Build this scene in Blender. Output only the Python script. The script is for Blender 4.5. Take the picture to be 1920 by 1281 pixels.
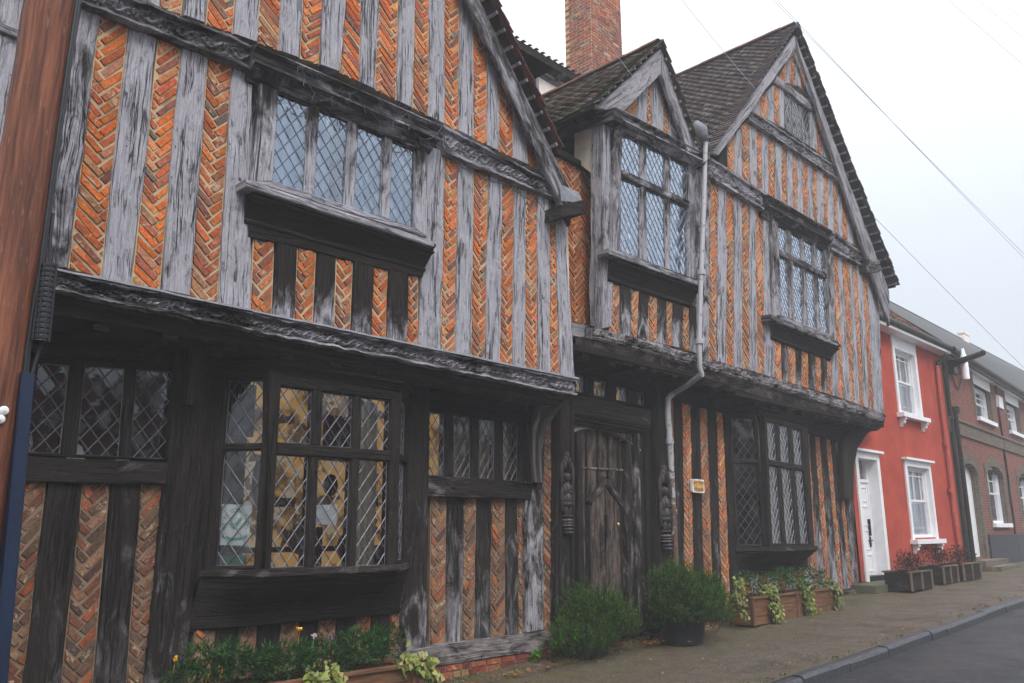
import bpy, math, random
import numpy as np
for _o in list(bpy.data.objects): bpy.data.objects.remove(_o)
SC = bpy.context.scene
COL = SC.collection
rnd = random.Random(11)
PI = math.pi
H = 1.5                                     # eye height above the foot of the left wing's wall

# ------------------------------------------------------------------ camera
CX, CY, FPX = 960.0, 640.5, 1554.536
R = np.array([[0.70078268, 0.15605288, 0.69609707],
              [-0.71336356, 0.15877996, 0.68256968],
              [-0.0040093, -0.97490329, 0.22259268]])
cd = bpy.data.cameras.new('camera'); cam = bpy.data.objects.new('camera', cd); COL.objects.link(cam)
cd.sensor_width = 36; cd.lens = FPX / 1920 * 36; cd.clip_start = 0.05; cd.clip_end = 800
from mathutils import Matrix, Vector
M = Matrix.Identity(4)
for i in range(3):
    M[i][0] = R[i, 0]; M[i][1] = -R[i, 1]; M[i][2] = -R[i, 2]
M[2][3] = H
cam.matrix_world = M
SC.camera = cam

# ------------------------------------------------------------------ light
SUN_EL, SUN_AZ = math.radians(48), math.radians(205)      # soft brightness behind the left shoulder
world = bpy.data.worlds.new('World'); SC.world = world; world.use_nodes = True
wn, wl = world.node_tree.nodes, world.node_tree.links
bg = wn['Background']; bg.inputs[1].default_value = 0.1
sky = wn.new('ShaderNodeTexSky'); sky.sky_type = 'NISHITA'; sky.sun_disc = False
sky.sun_elevation = SUN_EL; sky.sun_rotation = SUN_AZ; sky.dust_density = 3
tc = wn.new('ShaderNodeTexCoord'); sx = wn.new('ShaderNodeSeparateXYZ'); wl.new(tc.outputs['Generated'], sx.inputs[0])
mr = wn.new('ShaderNodeMapRange'); mr.inputs[1].default_value = 0.0; mr.inputs[2].default_value = 1.0
mr.inputs[3].default_value = 0; mr.inputs[4].default_value = 1; pw_ = wn.new('ShaderNodeMath'); pw_.operation = 'POWER'; pw_.use_clamp = True
wl.new(sx.outputs[2], pw_.inputs[0]); pw_.inputs[1].default_value = 2.1; wl.new(pw_.outputs[0], mr.inputs[0])
ov = wn.new('ShaderNodeMix'); ov.data_type = 'RGBA'; wl.new(mr.outputs[0], ov.inputs[0])
ov.inputs[6].default_value = (4.9, 5.35, 5.95, 1); ov.inputs[7].default_value = (21.0, 21.5, 22.5, 1)   # overcast: brighter overhead
mx = wn.new('ShaderNodeMix'); mx.data_type = 'RGBA'; mx.inputs[0].default_value = 0.93
wl.new(sky.outputs[0], mx.inputs[6]); wl.new(ov.outputs[2], mx.inputs[7]); wl.new(mx.outputs[2], bg.inputs[0])
sd = bpy.data.lights.new('sun', 'SUN'); sd.energy = 1.5; sd.angle = math.radians(25); sd.color = (1, .96, .92)
sun = bpy.data.objects.new('sun', sd); COL.objects.link(sun)
_az = math.radians(245)                                   # compass direction the light comes FROM, measured from +X
sun.rotation_euler = Vector((math.cos(_az) * math.cos(SUN_EL), math.sin(_az) * math.cos(SUN_EL), math.sin(SUN_EL))).to_track_quat('Z', 'Y').to_euler()
SC.view_settings.view_transform = 'Standard'; SC.view_settings.look = 'None'
SC.view_settings.gamma = 1; SC.view_settings.exposure = 0.55
SC.render.engine = 'CYCLES'
SC.cycles.use_denoising = True
SC.cycles.max_bounces = 8; SC.cycles.diffuse_bounces = 3; SC.cycles.glossy_bounces = 3
SC.cycles.transparent_max_bounces = 12; SC.cycles.volume_bounces = 1
SC.cycles.sample_clamp_indirect = 6

# ------------------------------------------------------------------ helpers: planes and pixels
def ray(px, py): return R @ np.array([px - CX, py - CY, FPX])
class Fr:
    """an upright plane: origin, horizontal direction u, outward normal n"""
    def __init__(s, o, u=(1, 0)):
        s.o = np.array([o[0], o[1], 0.0]); L = math.hypot(*u)
        s.u = np.array([u[0] / L, u[1] / L, 0.0]); s.n = np.array([s.u[1], -s.u[0], 0.0])
    def px(s, x, y):
        r = ray(x, y); c = np.array([0, 0, H]); t = ((s.o - c) @ s.n) / (r @ s.n); p = c + r * t
        return ((p - s.o) @ s.u, p[2])
    def P(s, u, z, d=0.0): return s.o + s.u * u + s.n * d + np.array([0, 0, z])
    def q(s, pts): return [s.px(*p) for p in pts]
def FY(y): return Fr((0, y))
ZP = [(-60, -2.0), (5.86, .005), (7.8, .074), (16.3, .334), (18.5, .395), (26, .48), (45, .58), (200, 1.4)]
def lerp_pts(pts, x):
    if x <= pts[0][0]:
        (a, b), (c, d) = pts[0], pts[1]
    elif x >= pts[-1][0]:
        (a, b), (c, d) = pts[-2], pts[-1]
    else:
        for (a, b), (c, d) in zip(pts, pts[1:]):
            if a <= x <= c: break
    return b + (d - b) * (x - a) / (c - a)
def zg(x): return lerp_pts(ZP, x)
def onG(px, py):
    r = ray(px, py); z = 0.0
    for _ in range(25):
        p = np.array([0, 0, H]) + r * ((z - H) / r[2]); z = 0.5 * z + 0.5 * zg(p[0])
    return p

# ------------------------------------------------------------------ mesh builder
class MB:
    def __init__(s): s.v = []; s.f = []; s.uv = []; s.col = []; s.mi = []
    def face(s, pts, uv=None, col=(0, 0, 0), mi=0):
        b = len(s.v); s.v.extend([tuple(map(float, p)) for p in pts]); s.f.append(tuple(range(b, b + len(pts))))
        s.uv.extend(uv if uv else [(p[0] + p[1], p[2]) for p in pts]); s.mi.append(mi)
        s.col.extend(col if isinstance(col, list) else [col] * len(pts))
    def grid(s, rows, uvs=None, col=(0, 0, 0), mi=0, closed=False, cols=None):
        b = len(s.v); n = len(rows[0])
        for r in rows: s.v.extend([tuple(map(float, p)) for p in r])
        for i in range(len(rows) - 1):
            for j in range(n if closed else n - 1):
                k = (j + 1) % n
                ix = [(i, j), (i, k), (i + 1, k), (i + 1, j)]
                s.f.append(tuple(b + a * n + c for a, c in ix)); s.mi.append(mi)
                if uvs: s.uv.extend([uvs[a][c] for a, c in ix])
                else: s.uv.extend([(j * .1, i * .1), (j * .1 + .1, i * .1), (j * .1 + .1, i * .1 + .1), (j * .1, i * .1 + .1)])
                s.col.extend([cols[a] for a, c in ix] if cols else [col] * 4)
    def box(s, c, h, col=(0, 0, 0), mi=0, rot=0.0, uvo=None):
        o = (rnd.random() * 9, rnd.random() * 9) if uvo is None else uvo
        cr, sr = math.cos(rot), math.sin(rot)
        def T(x, y, z): return (c[0] + x * cr - y * sr, c[1] + x * sr + y * cr, c[2] + z)
        X, Y, Z = h
        for fs, U in ((((-X, -Y, -Z), (X, -Y, -Z), (X, -Y, Z), (-X, -Y, Z)), (X, Z)), (((X, Y, -Z), (-X, Y, -Z), (-X, Y, Z), (X, Y, Z)), (X, Z)),
                      (((-X, Y, -Z), (-X, -Y, -Z), (-X, -Y, Z), (-X, Y, Z)), (Y, Z)), (((X, -Y, -Z), (X, Y, -Z), (X, Y, Z), (X, -Y, Z)), (Y, Z)),
                      (((-X, -Y, Z), (X, -Y, Z), (X, Y, Z), (-X, Y, Z)), (X, Y)), (((-X, Y, -Z), (X, Y, -Z), (X, -Y, -Z), (-X, -Y, -Z)), (X, Y))):
            uv = [(o[0], o[1]), (o[0] + 2 * U[0], o[1]), (o[0] + 2 * U[0], o[1] + 2 * U[1]), (o[0], o[1] + 2 * U[1])]
            if U[0] > U[1]: uv = [(b, a) for a, b in uv]
            s.face([T(*p) for p in fs], uv, col, mi)
    def tube(s, pts, r, n=8, col=(0, 0, 0), mi=0, caps=True):
        pts = [np.array(p, float) for p in pts]; rows = []; L = 0; uvs = []
        up = np.array([0, 0, 1.0]); prev = None
        for i, p in enumerate(pts):
            d = pts[min(i + 1, len(pts) - 1)] - pts[max(i - 1, 0)]; d = d / (np.linalg.norm(d) + 1e-9)
            if prev is None:
                a = np.cross(d, up)
                if np.linalg.norm(a) < .1: a = np.cross(d, np.array([1.0, 0, 0]))
            else: a = prev - d * (prev @ d)
            a /= np.linalg.norm(a); b = np.cross(d, a); prev = a
            rr = r[i] if isinstance(r, (list, tuple)) else r
            if i: L += np.linalg.norm(p - pts[i - 1])
            rows.append([p + rr * (math.cos(2 * PI * k / n) * a + math.sin(2 * PI * k / n) * b) for k in range(n)])
            uvs.append([(2 * PI * rr * k / n, L) for k in range(n)])
        s.grid(rows, uvs, col, mi, closed=True)
        if caps:
            s.face(rows[0][::-1], col=col, mi=mi); s.face(rows[-1], col=col, mi=mi)
    def blob(s, c, r, col=(0, 0, 0), mi=0, nu=12, nv=8, jit=0.0):
        rows = []
        for i in range(nv + 1):
            t = PI * i / nv
            rows.append([(c[0] + r[0] * math.sin(t) * math.cos(2 * PI * k / nu) * (1 + jit * rnd.uniform(-1, 1)), c[1] + r[1] * math.sin(t) * math.sin(2 * PI * k / nu) * (1 + jit * rnd.uniform(-1, 1)), c[2] + r[2] * math.cos(t)) for k in range(nu)])
        s.grid(rows[::-1], None, col, mi, closed=True)
    def build(s, name, mats, parent=None, smooth=False):
        me = bpy.data.meshes.new(name)
        off = world_loc(parent)
        me.from_pydata([(v[0] - off[0], v[1] - off[1], v[2] - off[2]) for v in s.v], [], s.f)
        ul = me.uv_layers.new(name='UVMap'); ul.data.foreach_set('uv', np.array(s.uv, 'f').ravel())
        ca = me.color_attributes.new('Col', 'FLOAT_COLOR', 'CORNER')
        ca.data.foreach_set('color', np.array([(c[0], c[1], c[2], 1) for c in s.col], 'f').ravel())
        if not isinstance(mats, (list, tuple)): mats = [mats]
        for m in mats: me.materials.append(m)
        me.polygons.foreach_set('material_index', np.array(s.mi, 'i'))
        if smooth: me.polygons.foreach_set('use_smooth', np.ones(len(s.f), bool))
        me.update()
        o = bpy.data.objects.new(name, me); COL.objects.link(o)
        if parent is not None: o.parent = parent
        return o
def world_loc(o):
    p = np.zeros(3)
    while o is not None: p += np.array(o.location); o = o.parent
    return p
def thing(name, label, cat, loc=(0, 0, 0), group=None):
    o = bpy.data.objects.new(name, None); COL.objects.link(o); o.location = loc; o.empty_display_size = .2
    o['label'] = label; o['category'] = cat
    if group: o['group'] = group
    return o
def tag(o, label, cat, group=None):
    o['label'] = label; o['category'] = cat
    if group: o['group'] = group
    return o
def struct(o): o['kind'] = 'structure'; return o
def stuff(o): o['kind'] = 'stuff'; return o

# ------------------------------------------------------------------ materials
class NT:
    def __init__(s, name):
        s.m = bpy.data.materials.new(name); s.m.use_nodes = True
        s.n = s.m.node_tree.nodes; s.l = s.m.node_tree.links; s.b = s.n['Principled BSDF']
    def node(s, t, **k):
        n = s.n.new(t)
        for a, v in k.items(): setattr(n, a, v)
        return n
    def put(s, sock, v):
        if hasattr(v, 'is_linked'): s.l.new(v, sock)
        elif isinstance(v, (tuple, list)) and len(v) == 3 and sock.type == 'RGBA': sock.default_value = (*v, 1)
        else: sock.default_value = v
    def uv(s): return s.node('ShaderNodeUVMap', uv_map='UVMap').outputs[0]
    def obj(s): return s.node('ShaderNodeTexCoord').outputs['Object']
    def gen(s): return s.node('ShaderNodeNewGeometry').outputs['Position']
    def attr(s):
        a = s.node('ShaderNodeAttribute', attribute_name='Col'); return a.outputs['Color']
    def sep(s, c):
        n = s.node('ShaderNodeSeparateColor'); s.l.new(c, n.inputs[0]); return n.outputs
    def map(s, v, sc, rot=(0, 0, 0)):
        n = s.node('ShaderNodeMapping'); s.l.new(v, n.inputs[0]); n.inputs['Scale'].default_value = sc; n.inputs['Rotation'].default_value = rot
        return n.outputs[0]
    def noise(s, v, sc=1, det=4, rough=.55, dist=0, out=0):
        n = s.node('ShaderNodeTexNoise'); s.l.new(v, n.inputs['Vector']); n.inputs['Scale'].default_value = sc
        n.inputs['Detail'].default_value = det; n.inputs['Roughness'].default_value = rough; n.inputs['Distortion'].default_value = dist
        return n.outputs[out]
    def math(s, op, a, b=0.0, c=0.0):
        n = s.node('ShaderNodeMath', operation=op); s.put(n.inputs[0], a); s.put(n.inputs[1], b)
        if op in ('MULTIPLY_ADD', 'SMOOTH_MIN'): s.put(n.inputs[2], c)
        return n.outputs[0]
    def mix(s, f, a, b, bt='MIX'):
        n = s.node('ShaderNodeMix', data_type='RGBA', blend_type=bt); s.put(n.inputs[0], f); s.put(n.inputs[6], a); s.put(n.inputs[7], b); return n.outputs[2]
    def ss(s, v, lo, hi, a=0.0, b=1.0):
        n = s.node('ShaderNodeMapRange', interpolation_type='SMOOTHSTEP'); s.put(n.inputs[0], v)
        for i, x in ((1, lo), (2, hi), (3, a), (4, b)): n.inputs[i].default_value = x
        return n.outputs[0]
    def bump(s, h, st=.5, dist=.01):
        n = s.node('ShaderNodeBump'); s.put(n.inputs['Height'], h); n.inputs['Strength'].default_value = st; n.inputs['Distance'].default_value = dist
        s.l.new(n.outputs[0], s.b.inputs['Normal'])
    def fin(s, base, rough=.85, spec=.3, metal=0.0):
        s.put(s.b.inputs['Base Color'], base); s.put(s.b.inputs['Roughness'], rough)
        s.b.inputs['Specular IOR Level'].default_value = spec; s.b.inputs['Metallic'].default_value = metal
        return s.m

def oak(name='weathered_oak'):
    """Col.r = how far the timber goes towards the dark tone, Col.g = patchiness, Col.b = warmth (unweathered brown)"""
    t = NT(name); uv = t.uv(); c = t.sep(t.attr())
    g = t.noise(t.map(uv, (120, 3.0, 1)), 1, 6, .60, .25)
    g2 = t.noise(t.map(uv, (60, 26, 1)), 1, 5, .70, .4)
    bl = t.noise(t.map(uv, (15, 6.5, 1)), 1, 8, .74, .9)
    L = t.noise(t.map(uv, (6, 2.2, 1)), 1, 7, .70, .9)
    cr = t.noise(t.map(uv, (13, .36, 1)), 1, 5, .60, .45)
    crk = t.ss(t.math('ABSOLUTE', t.math('SUBTRACT', cr, .5)), .002, .017, 1, 0)
    crk = t.math('MULTIPLY', crk, t.ss(t.noise(t.map(uv, (4, .8, 1)), 1, 2), .44, .54))
    c2_ = t.noise(t.map(uv, (30, 1.1, 1)), 1, 4, .55, .3)
    ck2 = t.math('MULTIPLY', t.ss(t.math('ABSOLUTE', t.math('SUBTRACT', c2_, .5)), .0, .03, 1, 0), t.ss(t.noise(t.map(uv, (7, 2.2, 1)), 1, 2), .53, .62))
    knot = t.ss(t.noise(t.map(uv, (17, 10, 1)), 1, 2, .5), .71, .76)
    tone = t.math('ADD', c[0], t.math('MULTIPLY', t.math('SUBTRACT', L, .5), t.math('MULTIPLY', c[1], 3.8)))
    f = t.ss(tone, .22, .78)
    lightc = t.mix(t.ss(g, .28, .72), (.275, .267, .30), (.52, .51, .56))
    lightc = t.mix(t.math('MULTIPLY', t.ss(g2, .50, .72), .45), lightc, (.12, .115, .125))
    lightc = t.mix(t.math('MULTIPLY', t.ss(bl, .53, .68), .72), lightc, (.085, .08, .085))
    lightc = t.mix(t.math('MULTIPLY', c[2], .85), lightc, t.mix(g, (.10, .065, .045), (.28, .19, .13)))
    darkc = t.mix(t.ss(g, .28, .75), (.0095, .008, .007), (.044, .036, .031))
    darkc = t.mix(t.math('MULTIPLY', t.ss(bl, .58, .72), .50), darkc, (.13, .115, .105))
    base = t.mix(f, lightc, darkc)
    base = t.mix(t.math('MULTIPLY', crk, .94), base, (.010, .009, .009))
    base = t.mix(t.math('MULTIPLY', ck2, .75), base, (.018, .016, .016))
    base = t.mix(t.math('MULTIPLY', knot, .8), base, (.022, .019, .018))
    h = t.math('SUBTRACT', t.math('ADD', t.math('MULTIPLY', g, .7), t.math('MULTIPLY', g2, .25)), t.math('MULTIPLY', t.math('MAXIMUM', crk, ck2), 1.2))
    t.bump(h, 1.0, .02)
    return t.fin(base, .85, .12)
def brickm(name='old_brick'):
    t = NT(name); p = t.gen(); c = t.attr()
    n1 = t.noise(p, 38, 5, .65); n2 = t.noise(p, 9, 3, .6); n3 = t.noise(p, 150, 2)
    base = t.mix(1.0, c, t.mix(t.ss(n1, .25, .75), (.55, .5, .48), (1.3, 1.28, 1.25)), 'MULTIPLY')
    base = t.mix(t.math('MULTIPLY', t.ss(t.noise(p, 3.2, 5, .65), .50, .68), .55), base, (.13, .085, .065))
    base = t.mix(t.math('MULTIPLY', t.ss(n1, .66, .76), .5), base, (.42, .30, .22))
    base = t.mix(t.math('MULTIPLY', t.ss(t.math('ADD', t.noise(p, 7, 6, .7, .5), t.math('MULTIPLY', n1, .25)), .70, .78), .8), base, (.50, .38, .25))
    t.bump(t.math('ADD', n1, t.math('MULTIPLY', n3, .35)), .75, .010)
    return t.fin(base, .9, .2)
def mortarm(name, c1, c2):
    t = NT(name); p = t.gen(); n1 = t.noise(p, 60, 5, .7); n2 = t.noise(p, 6, 3)
    base = t.mix(n1, c1, c2); base = t.mix(t.math('MULTIPLY', t.ss(n2, .5, .7), .5), base, tuple(x * .45 for x in c1))
    t.bump(n1, .8, .01); return t.fin(base, .95, .1)
def plain(name, c, rough=.6, var=.25, sc=12, bump=.2, spec=.4, metal=0.0, c2=None, bd=.004):
    t = NT(name); p = t.gen(); n = t.noise(p, sc, 5, .6)
    a = tuple(x * (1 - var) for x in c); b = c2 if c2 else tuple(min(1, x * (1 + var)) for x in c)
    if bump: t.bump(t.noise(p, sc * 4, 4, .6), bump, bd)
    return t.fin(t.mix(t.ss(n, .3, .7), a, b), rough, spec, metal)
def colm(name, rough=.8, spec=.2, nsc=25, var=.4, bump=.4, bd=.006, trans=0.0):
    t = NT(name); p = t.gen(); n = t.noise(p, nsc, 4, .6)
    base = t.mix(1.0, t.attr(), t.mix(n, (1 - var,) * 3, (1 + var,) * 3), 'MULTIPLY')
    if bump: t.bump(n, bump, bd)
    m = t.fin(base, rough, spec)
    if trans:
        tr = t.node('ShaderNodeBsdfTranslucent'); t.l.new(base, tr.inputs[0]); ms = t.node('ShaderNodeMixShader'); ms.inputs[0].default_value = trans
        t.l.new(t.b.outputs[0], ms.inputs[1]); t.l.new(tr.outputs[0], ms.inputs[2]); t.l.new(ms.outputs[0], t.n['Material Output'].inputs[0])
    return m
def glassm(name, tint=(.93, .95, .95), refl=1.0, rough=.03, gt=(.95, .97, 1)):
    t = NT(name); t.n.remove(t.b)
    tr = t.node('ShaderNodeBsdfTransparent'); tr.inputs[0].default_value = (*tint, 1)
    gl = t.node('ShaderNodeBsdfGlossy'); gl.inputs['Roughness'].default_value = rough; gl.inputs[0].default_value = (*gt, 1)
    fr = t.node('ShaderNodeFresnel'); fr.inputs[0].default_value = 1.5
    bp = t.node('ShaderNodeBump'); bp.inputs['Strength'].default_value = .25; bp.inputs['Distance'].default_value = .01
    t.l.new(t.noise(t.gen(), 7, 2), bp.inputs['Height']); t.l.new(bp.outputs[0], gl.inputs['Normal'])
    ms = t.node('ShaderNodeMixShader'); t.l.new(t.math('MINIMUM', t.math('MULTIPLY', fr.outputs[0], refl), .9), ms.inputs[0])
    t.l.new(tr.outputs[0], ms.inputs[1]); t.l.new(gl.outputs[0], ms.inputs[2]); t.l.new(ms.outputs[0], t.n['Material Output'].inputs[0])
    return t.m
def brickwall(name, c1, c2, mort, sc=1.0, bw=.225, bh=.075):
    t = NT(name); uv = t.uv(); b = t.node('ShaderNodeTexBrick'); t.l.new(t.map(uv, (sc, sc, 1)), b.inputs['Vector'])
    b.inputs['Scale'].default_value = 1; b.inputs['Brick Width'].default_value = bw; b.inputs['Row Height'].default_value = bh
    b.inputs['Mortar Size'].default_value = .008; b.inputs['Bias'].default_value = 0
    t.put(b.inputs['Color1'], c1); t.put(b.inputs['Color2'], c2); t.put(b.inputs['Mortar'], mort)
    n = t.noise(uv, 6, 5, .65); n2 = t.noise(uv, 40, 3)
    base = t.mix(1.0, b.outputs[0], t.mix(n, (.5, .5, .5), (1.45, 1.4, 1.35)), 'MULTIPLY')
    base = t.mix(t.math('MULTIPLY', t.ss(t.noise(uv, 1.3, 3), .52, .7), .45), base, (.12, .10, .09))
    t.bump(t.math('ADD', t.math('MULTIPLY', b.outputs[1], -1), t.math('MULTIPLY', n2, .5)), .6, .01)
    return t.fin(base, .9, .15)
def glowm(name, c, e):
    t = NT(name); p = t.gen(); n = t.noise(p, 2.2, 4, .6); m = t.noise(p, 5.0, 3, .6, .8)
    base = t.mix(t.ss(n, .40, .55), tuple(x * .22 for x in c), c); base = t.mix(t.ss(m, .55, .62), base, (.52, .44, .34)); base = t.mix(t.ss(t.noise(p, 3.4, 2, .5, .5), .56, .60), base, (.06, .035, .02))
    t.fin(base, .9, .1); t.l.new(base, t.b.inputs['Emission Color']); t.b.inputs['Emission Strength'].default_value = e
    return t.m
def tarmac(name, c1, c2, moss=None, rough=.75):
    t = NT(name); p = t.gen(); a = t.noise(p, 42, 5, .75); b = t.noise(p, 1.6, 6, .7); c = t.noise(p, .5, 3); v = t.noise(p, 120, 3, .75)
    base = t.mix(t.ss(a, .36, .66), c1, c2)
    base = t.mix(t.math('MULTIPLY', t.ss(b, .45, .7), .55), base, tuple(x * .45 for x in c1))
    base = t.mix(t.math('MULTIPLY', t.ss(v, .58, .66), .6), base, tuple(min(1, x * 2.4) for x in c2))
    if moss:
        y = t.node('ShaderNodeSeparateXYZ'); t.l.new(p, y.inputs[0])
        near = t.ss(t.math('ADD', y.outputs[1], t.math('MULTIPLY', t.math('SUBTRACT', b, .5), 2.6)), 4.9, 6.7)
        near = t.math('MULTIPLY', near, t.ss(t.noise(p, 5, 5, .7), .42, .62))
        base = t.mix(t.math('MULTIPLY', near, .8), base, moss)
    t.bump(t.math('ADD', a, t.math('MULTIPLY', v, .6)), .8, .008)
    return t.fin(base, t.ss(b, .3, .7, rough - .2, rough + .1), .35)

GLASSH = None
OAK = oak(); BRICK = brickm()
MORT = mortarm('lime_mortar', (.42, .29, .16), (.68, .52, .34))
MORTD = mortarm('dirty_mortar', (.17, .115, .075), (.34, .25, .17))
TILE = colm('clay_roof_tile', .9, .15, 30, .5, .5)
GLASSU = glassm('old_window_glass', (.88, .93, .98), 6.5, .02, (.74, .86, 1.0))
GLASSD = glassm('thin_window_glass', (.92, .94, .93), 1.7, .03)
GLASSH = glassm('sash_glass', (.9, .92, .92), 2.2, .02, (.9, .93, 1)); BLIND = plain('grey_blind', (.34, .32, .33), .95, .35, 2.5, 0)
LEAD = plain('lead_came', (.13, .13, .15), .42, .3, 40, .1, .5, .4)
CURT = plain('net_curtain', (.50, .62, .86), .95, .12, 3, 0)
CURTW = plain('cream_curtain', (.62, .56, .44), .95, .15, 3, 0)
PAPER = plain('white_paper', (.88, .90, .93), .8, .04, 5, 0)
GREENI = plain('green_ink', (.12, .42, .24), .8, .1, 9, 0)
PLAS = plain('cream_plaster', (.60, .52, .42), .95, .15, 5, .4)
PINKP = plain('pale_plaster', (.84, .74, .68), .95, .08, 4, .3)
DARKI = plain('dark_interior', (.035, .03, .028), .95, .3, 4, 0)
ROOMW = glowm('glowing_room_wall', (.70, .40, .13), .26)  # warm emission put into the wall itself, in place of room lighting
ROOMD = plain('dim_room_wall', (.20, .15, .11), .95, .3, 3, 0)
BLACKP = plain('black_plastic', (.018, .02, .024), .5, .2, 20, .1)
METALB = plain('black_iron', (.015, .014, .014), .5, .3, 30, .2, .5, .4)
BLUEC = plain('blue_grey_conduit', (.009, .020, .052), .5, .12, 8, .05)
WHITEP = plain('white_gloss_paint', (.80, .80, .82), .4, .05, 6, .05)
LEADS = plain('grey_lead_sheet', (.16, .165, .19), .55, .25, 12, .3, .5)
BRASS = plain('brass', (.75, .48, .16), .3, .1, 9, 0, .5, 1.0)
COPPER = plain('copper_plate', (.62, .34, .085), .5, .15, 14, .1, .5)
INK = plain('brown_lettering', (.12, .055, .02), .7, .1, 9, 0)
KERB = plain('granite_kerb', (.040, .042, .049), .45, .6, 25, .5, .5)
SOIL = plain('potting_soil', (.03, .022, .016), .95, .4, 30, .6)
LEAF = colm('foliage', .75, .10, 8, .35, 0, trans=.25)
def polem():
    t = NT('telegraph_pole_wood'); uv = t.uv(); a = t.noise(t.map(uv, (45, 1.6, 1)), 1, 7, .65, .2); b = t.noise(t.map(uv, (9, .7, 1)), 1, 5, .62, .3); k = t.noise(t.map(uv, (60, 9, 1)), 1, 3)
    base = t.mix(t.ss(a, .3, .7), (.085, .032, .022), (.27, .10, .055)); base = t.mix(t.math('MULTIPLY', t.ss(b, .50, .66), .8), base, (.055, .026, .022))
    base = t.mix(t.math('MULTIPLY', t.ss(k, .6, .72), .35), base, (.42, .25, .17)); t.bump(t.math('ADD', a, t.math('MULTIPLY', k, .4)), .8, .012); return t.fin(base, .75, .3)
POLE = polem()
def pipem():
    t = NT('flaking_white_pipe'); p = t.gen(); z = t.node('ShaderNodeSeparateXYZ'); t.l.new(p, z.inputs[0])
    n = t.noise(p, 14, 4, .65); wear = t.math('ADD', n, t.ss(z.outputs[2], 3.1, 1.4, 0, .22))
    base = t.mix(t.ss(wear, .56, .70), (.40, .395, .42), (.13, .075, .055)); return t.fin(base, .55, .35)
PIPE = pipem()
def redr():
    t = NT('red_painted_render'); p = t.gen(); n = t.noise(p, 2.0, 5, .6); n2 = t.noise(p, 70, 3)
    base = t.mix(t.ss(n, .3, .7), (.37, .056, .036), (.47, .078, .05)); z = t.node('ShaderNodeSeparateXYZ'); t.l.new(p, z.inputs[0])
    st = t.noise(t.map(p, (2.4, 2.4, .22)), 1, 6, .65, .3); base = t.mix(t.math('MULTIPLY', t.ss(st, .52, .70), .45), base, (.24, .05, .036)); base = t.mix(t.math('MULTIPLY', t.ss(t.noise(p, 5, 6, .7), .58, .72), .35), base, (.50, .16, .11))
    sp = t.ss(t.math('ADD', z.outputs[2], t.math('MULTIPLY', n, .8)), 1.0, 1.5, 1, 0); base = t.mix(t.math('MULTIPLY', sp, .6), base, (.13, .055, .04))
    t.bump(t.math('ADD', n2, t.math('MULTIPLY', n, 2)), .5, .012); return t.fin(base, .8, .15)
REDR = redr()
BWALL = brickwall('red_brick_wall', (.25, .065, .045), (.15, .05, .04), (.24, .19, .16))
BGREY = brickwall('grey_gault_brick', (.16, .13, .10), (.095, .08, .07), (.20, .18, .155))
CHIM = colm('chimney_brick', .9, .15, 40, .4, .5)
SLATE = colm('slate', .6, .35, 20, .35, .3)
TERRA = plain('terracotta_trough', (.30, .145, .08), .85, .35, 7, .5)
PLANK = oak('planter_oak')

# ------------------------------------------------------------------ timber, moulding, brick panels
def smooth_noise(n, amp, k=3):
    a = [rnd.uniform(-1, 1) for _ in range(n + 2 * k)]
    return [amp * sum(a[i:i + 2 * k + 1]) / (2 * k + 1) * 2.2 for i in range(n)]
def timber(mb, F, quad, d=0.02, t=.10, c0=(0, .3, 0), c1=None, wob=.015, ch=.010, seg=.085, relief=.006):
    """quad = (a0, b0, b1, a1) in plane coordinates; the grain runs from edge 0 to edge 1"""
    a0, b0, b1, a1 = [np.array(q, float) for q in quad]; c1 = c1 or c0
    L = .5 * (np.linalg.norm(a1 - a0) + np.linalg.norm(b1 - b0)); n = max(2, int(L / seg)); w = np.linalg.norm(b0 - a0)
    wob = min(wob, w * .08); ch = min(ch, w * .2)
    na, nb, nd = smooth_noise(n + 1, wob), smooth_noise(n + 1, wob), smooth_noise(n + 1, relief)
    ou, ov_ = rnd.random() * 20, rnd.random() * 20
    rows, uvs, cols = [], [], []
    for i in range(n + 1):
        s = i / n; a = a0 + (a1 - a0) * s; b = b0 + (b1 - b0) * s; wv = b - a; ww = np.linalg.norm(wv) + 1e-9; e = wv / ww
        a = a + e * na[i]; b = b + e * nb[i]; ww = np.linalg.norm(b - a)
        dd = d + nd[i]
        prof = [(0, -t + d), (0, dd - ch), (ch / ww, dd), (.35, dd + rnd.uniform(-1, 1) * relief * .5), (.68, dd + rnd.uniform(-1, 1) * relief * .5), (1 - ch / ww, dd), (1, dd - ch), (1, -t + d)]
        rows.append([F.P(*(a + (b - a) * f), x) for f, x in prof])
        U = [-t, -ch, ch, .35 * ww, .68 * ww, ww - ch, ww + ch, ww + t]
        uvs.append([(ou + u, ov_ + s * L) for u in U])
        cols.append(tuple(c0[k] + (c1[k] - c0[k]) * s for k in range(3)))
    mb.grid(rows, uvs, cols=cols)
    mb.face(rows[0], [(ou + p * .02, ov_) for p in range(8)], cols[0]); mb.face(rows[-1][::-1], [(ou + p * .02, ov_) for p in range(8)], cols[-1])
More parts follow.
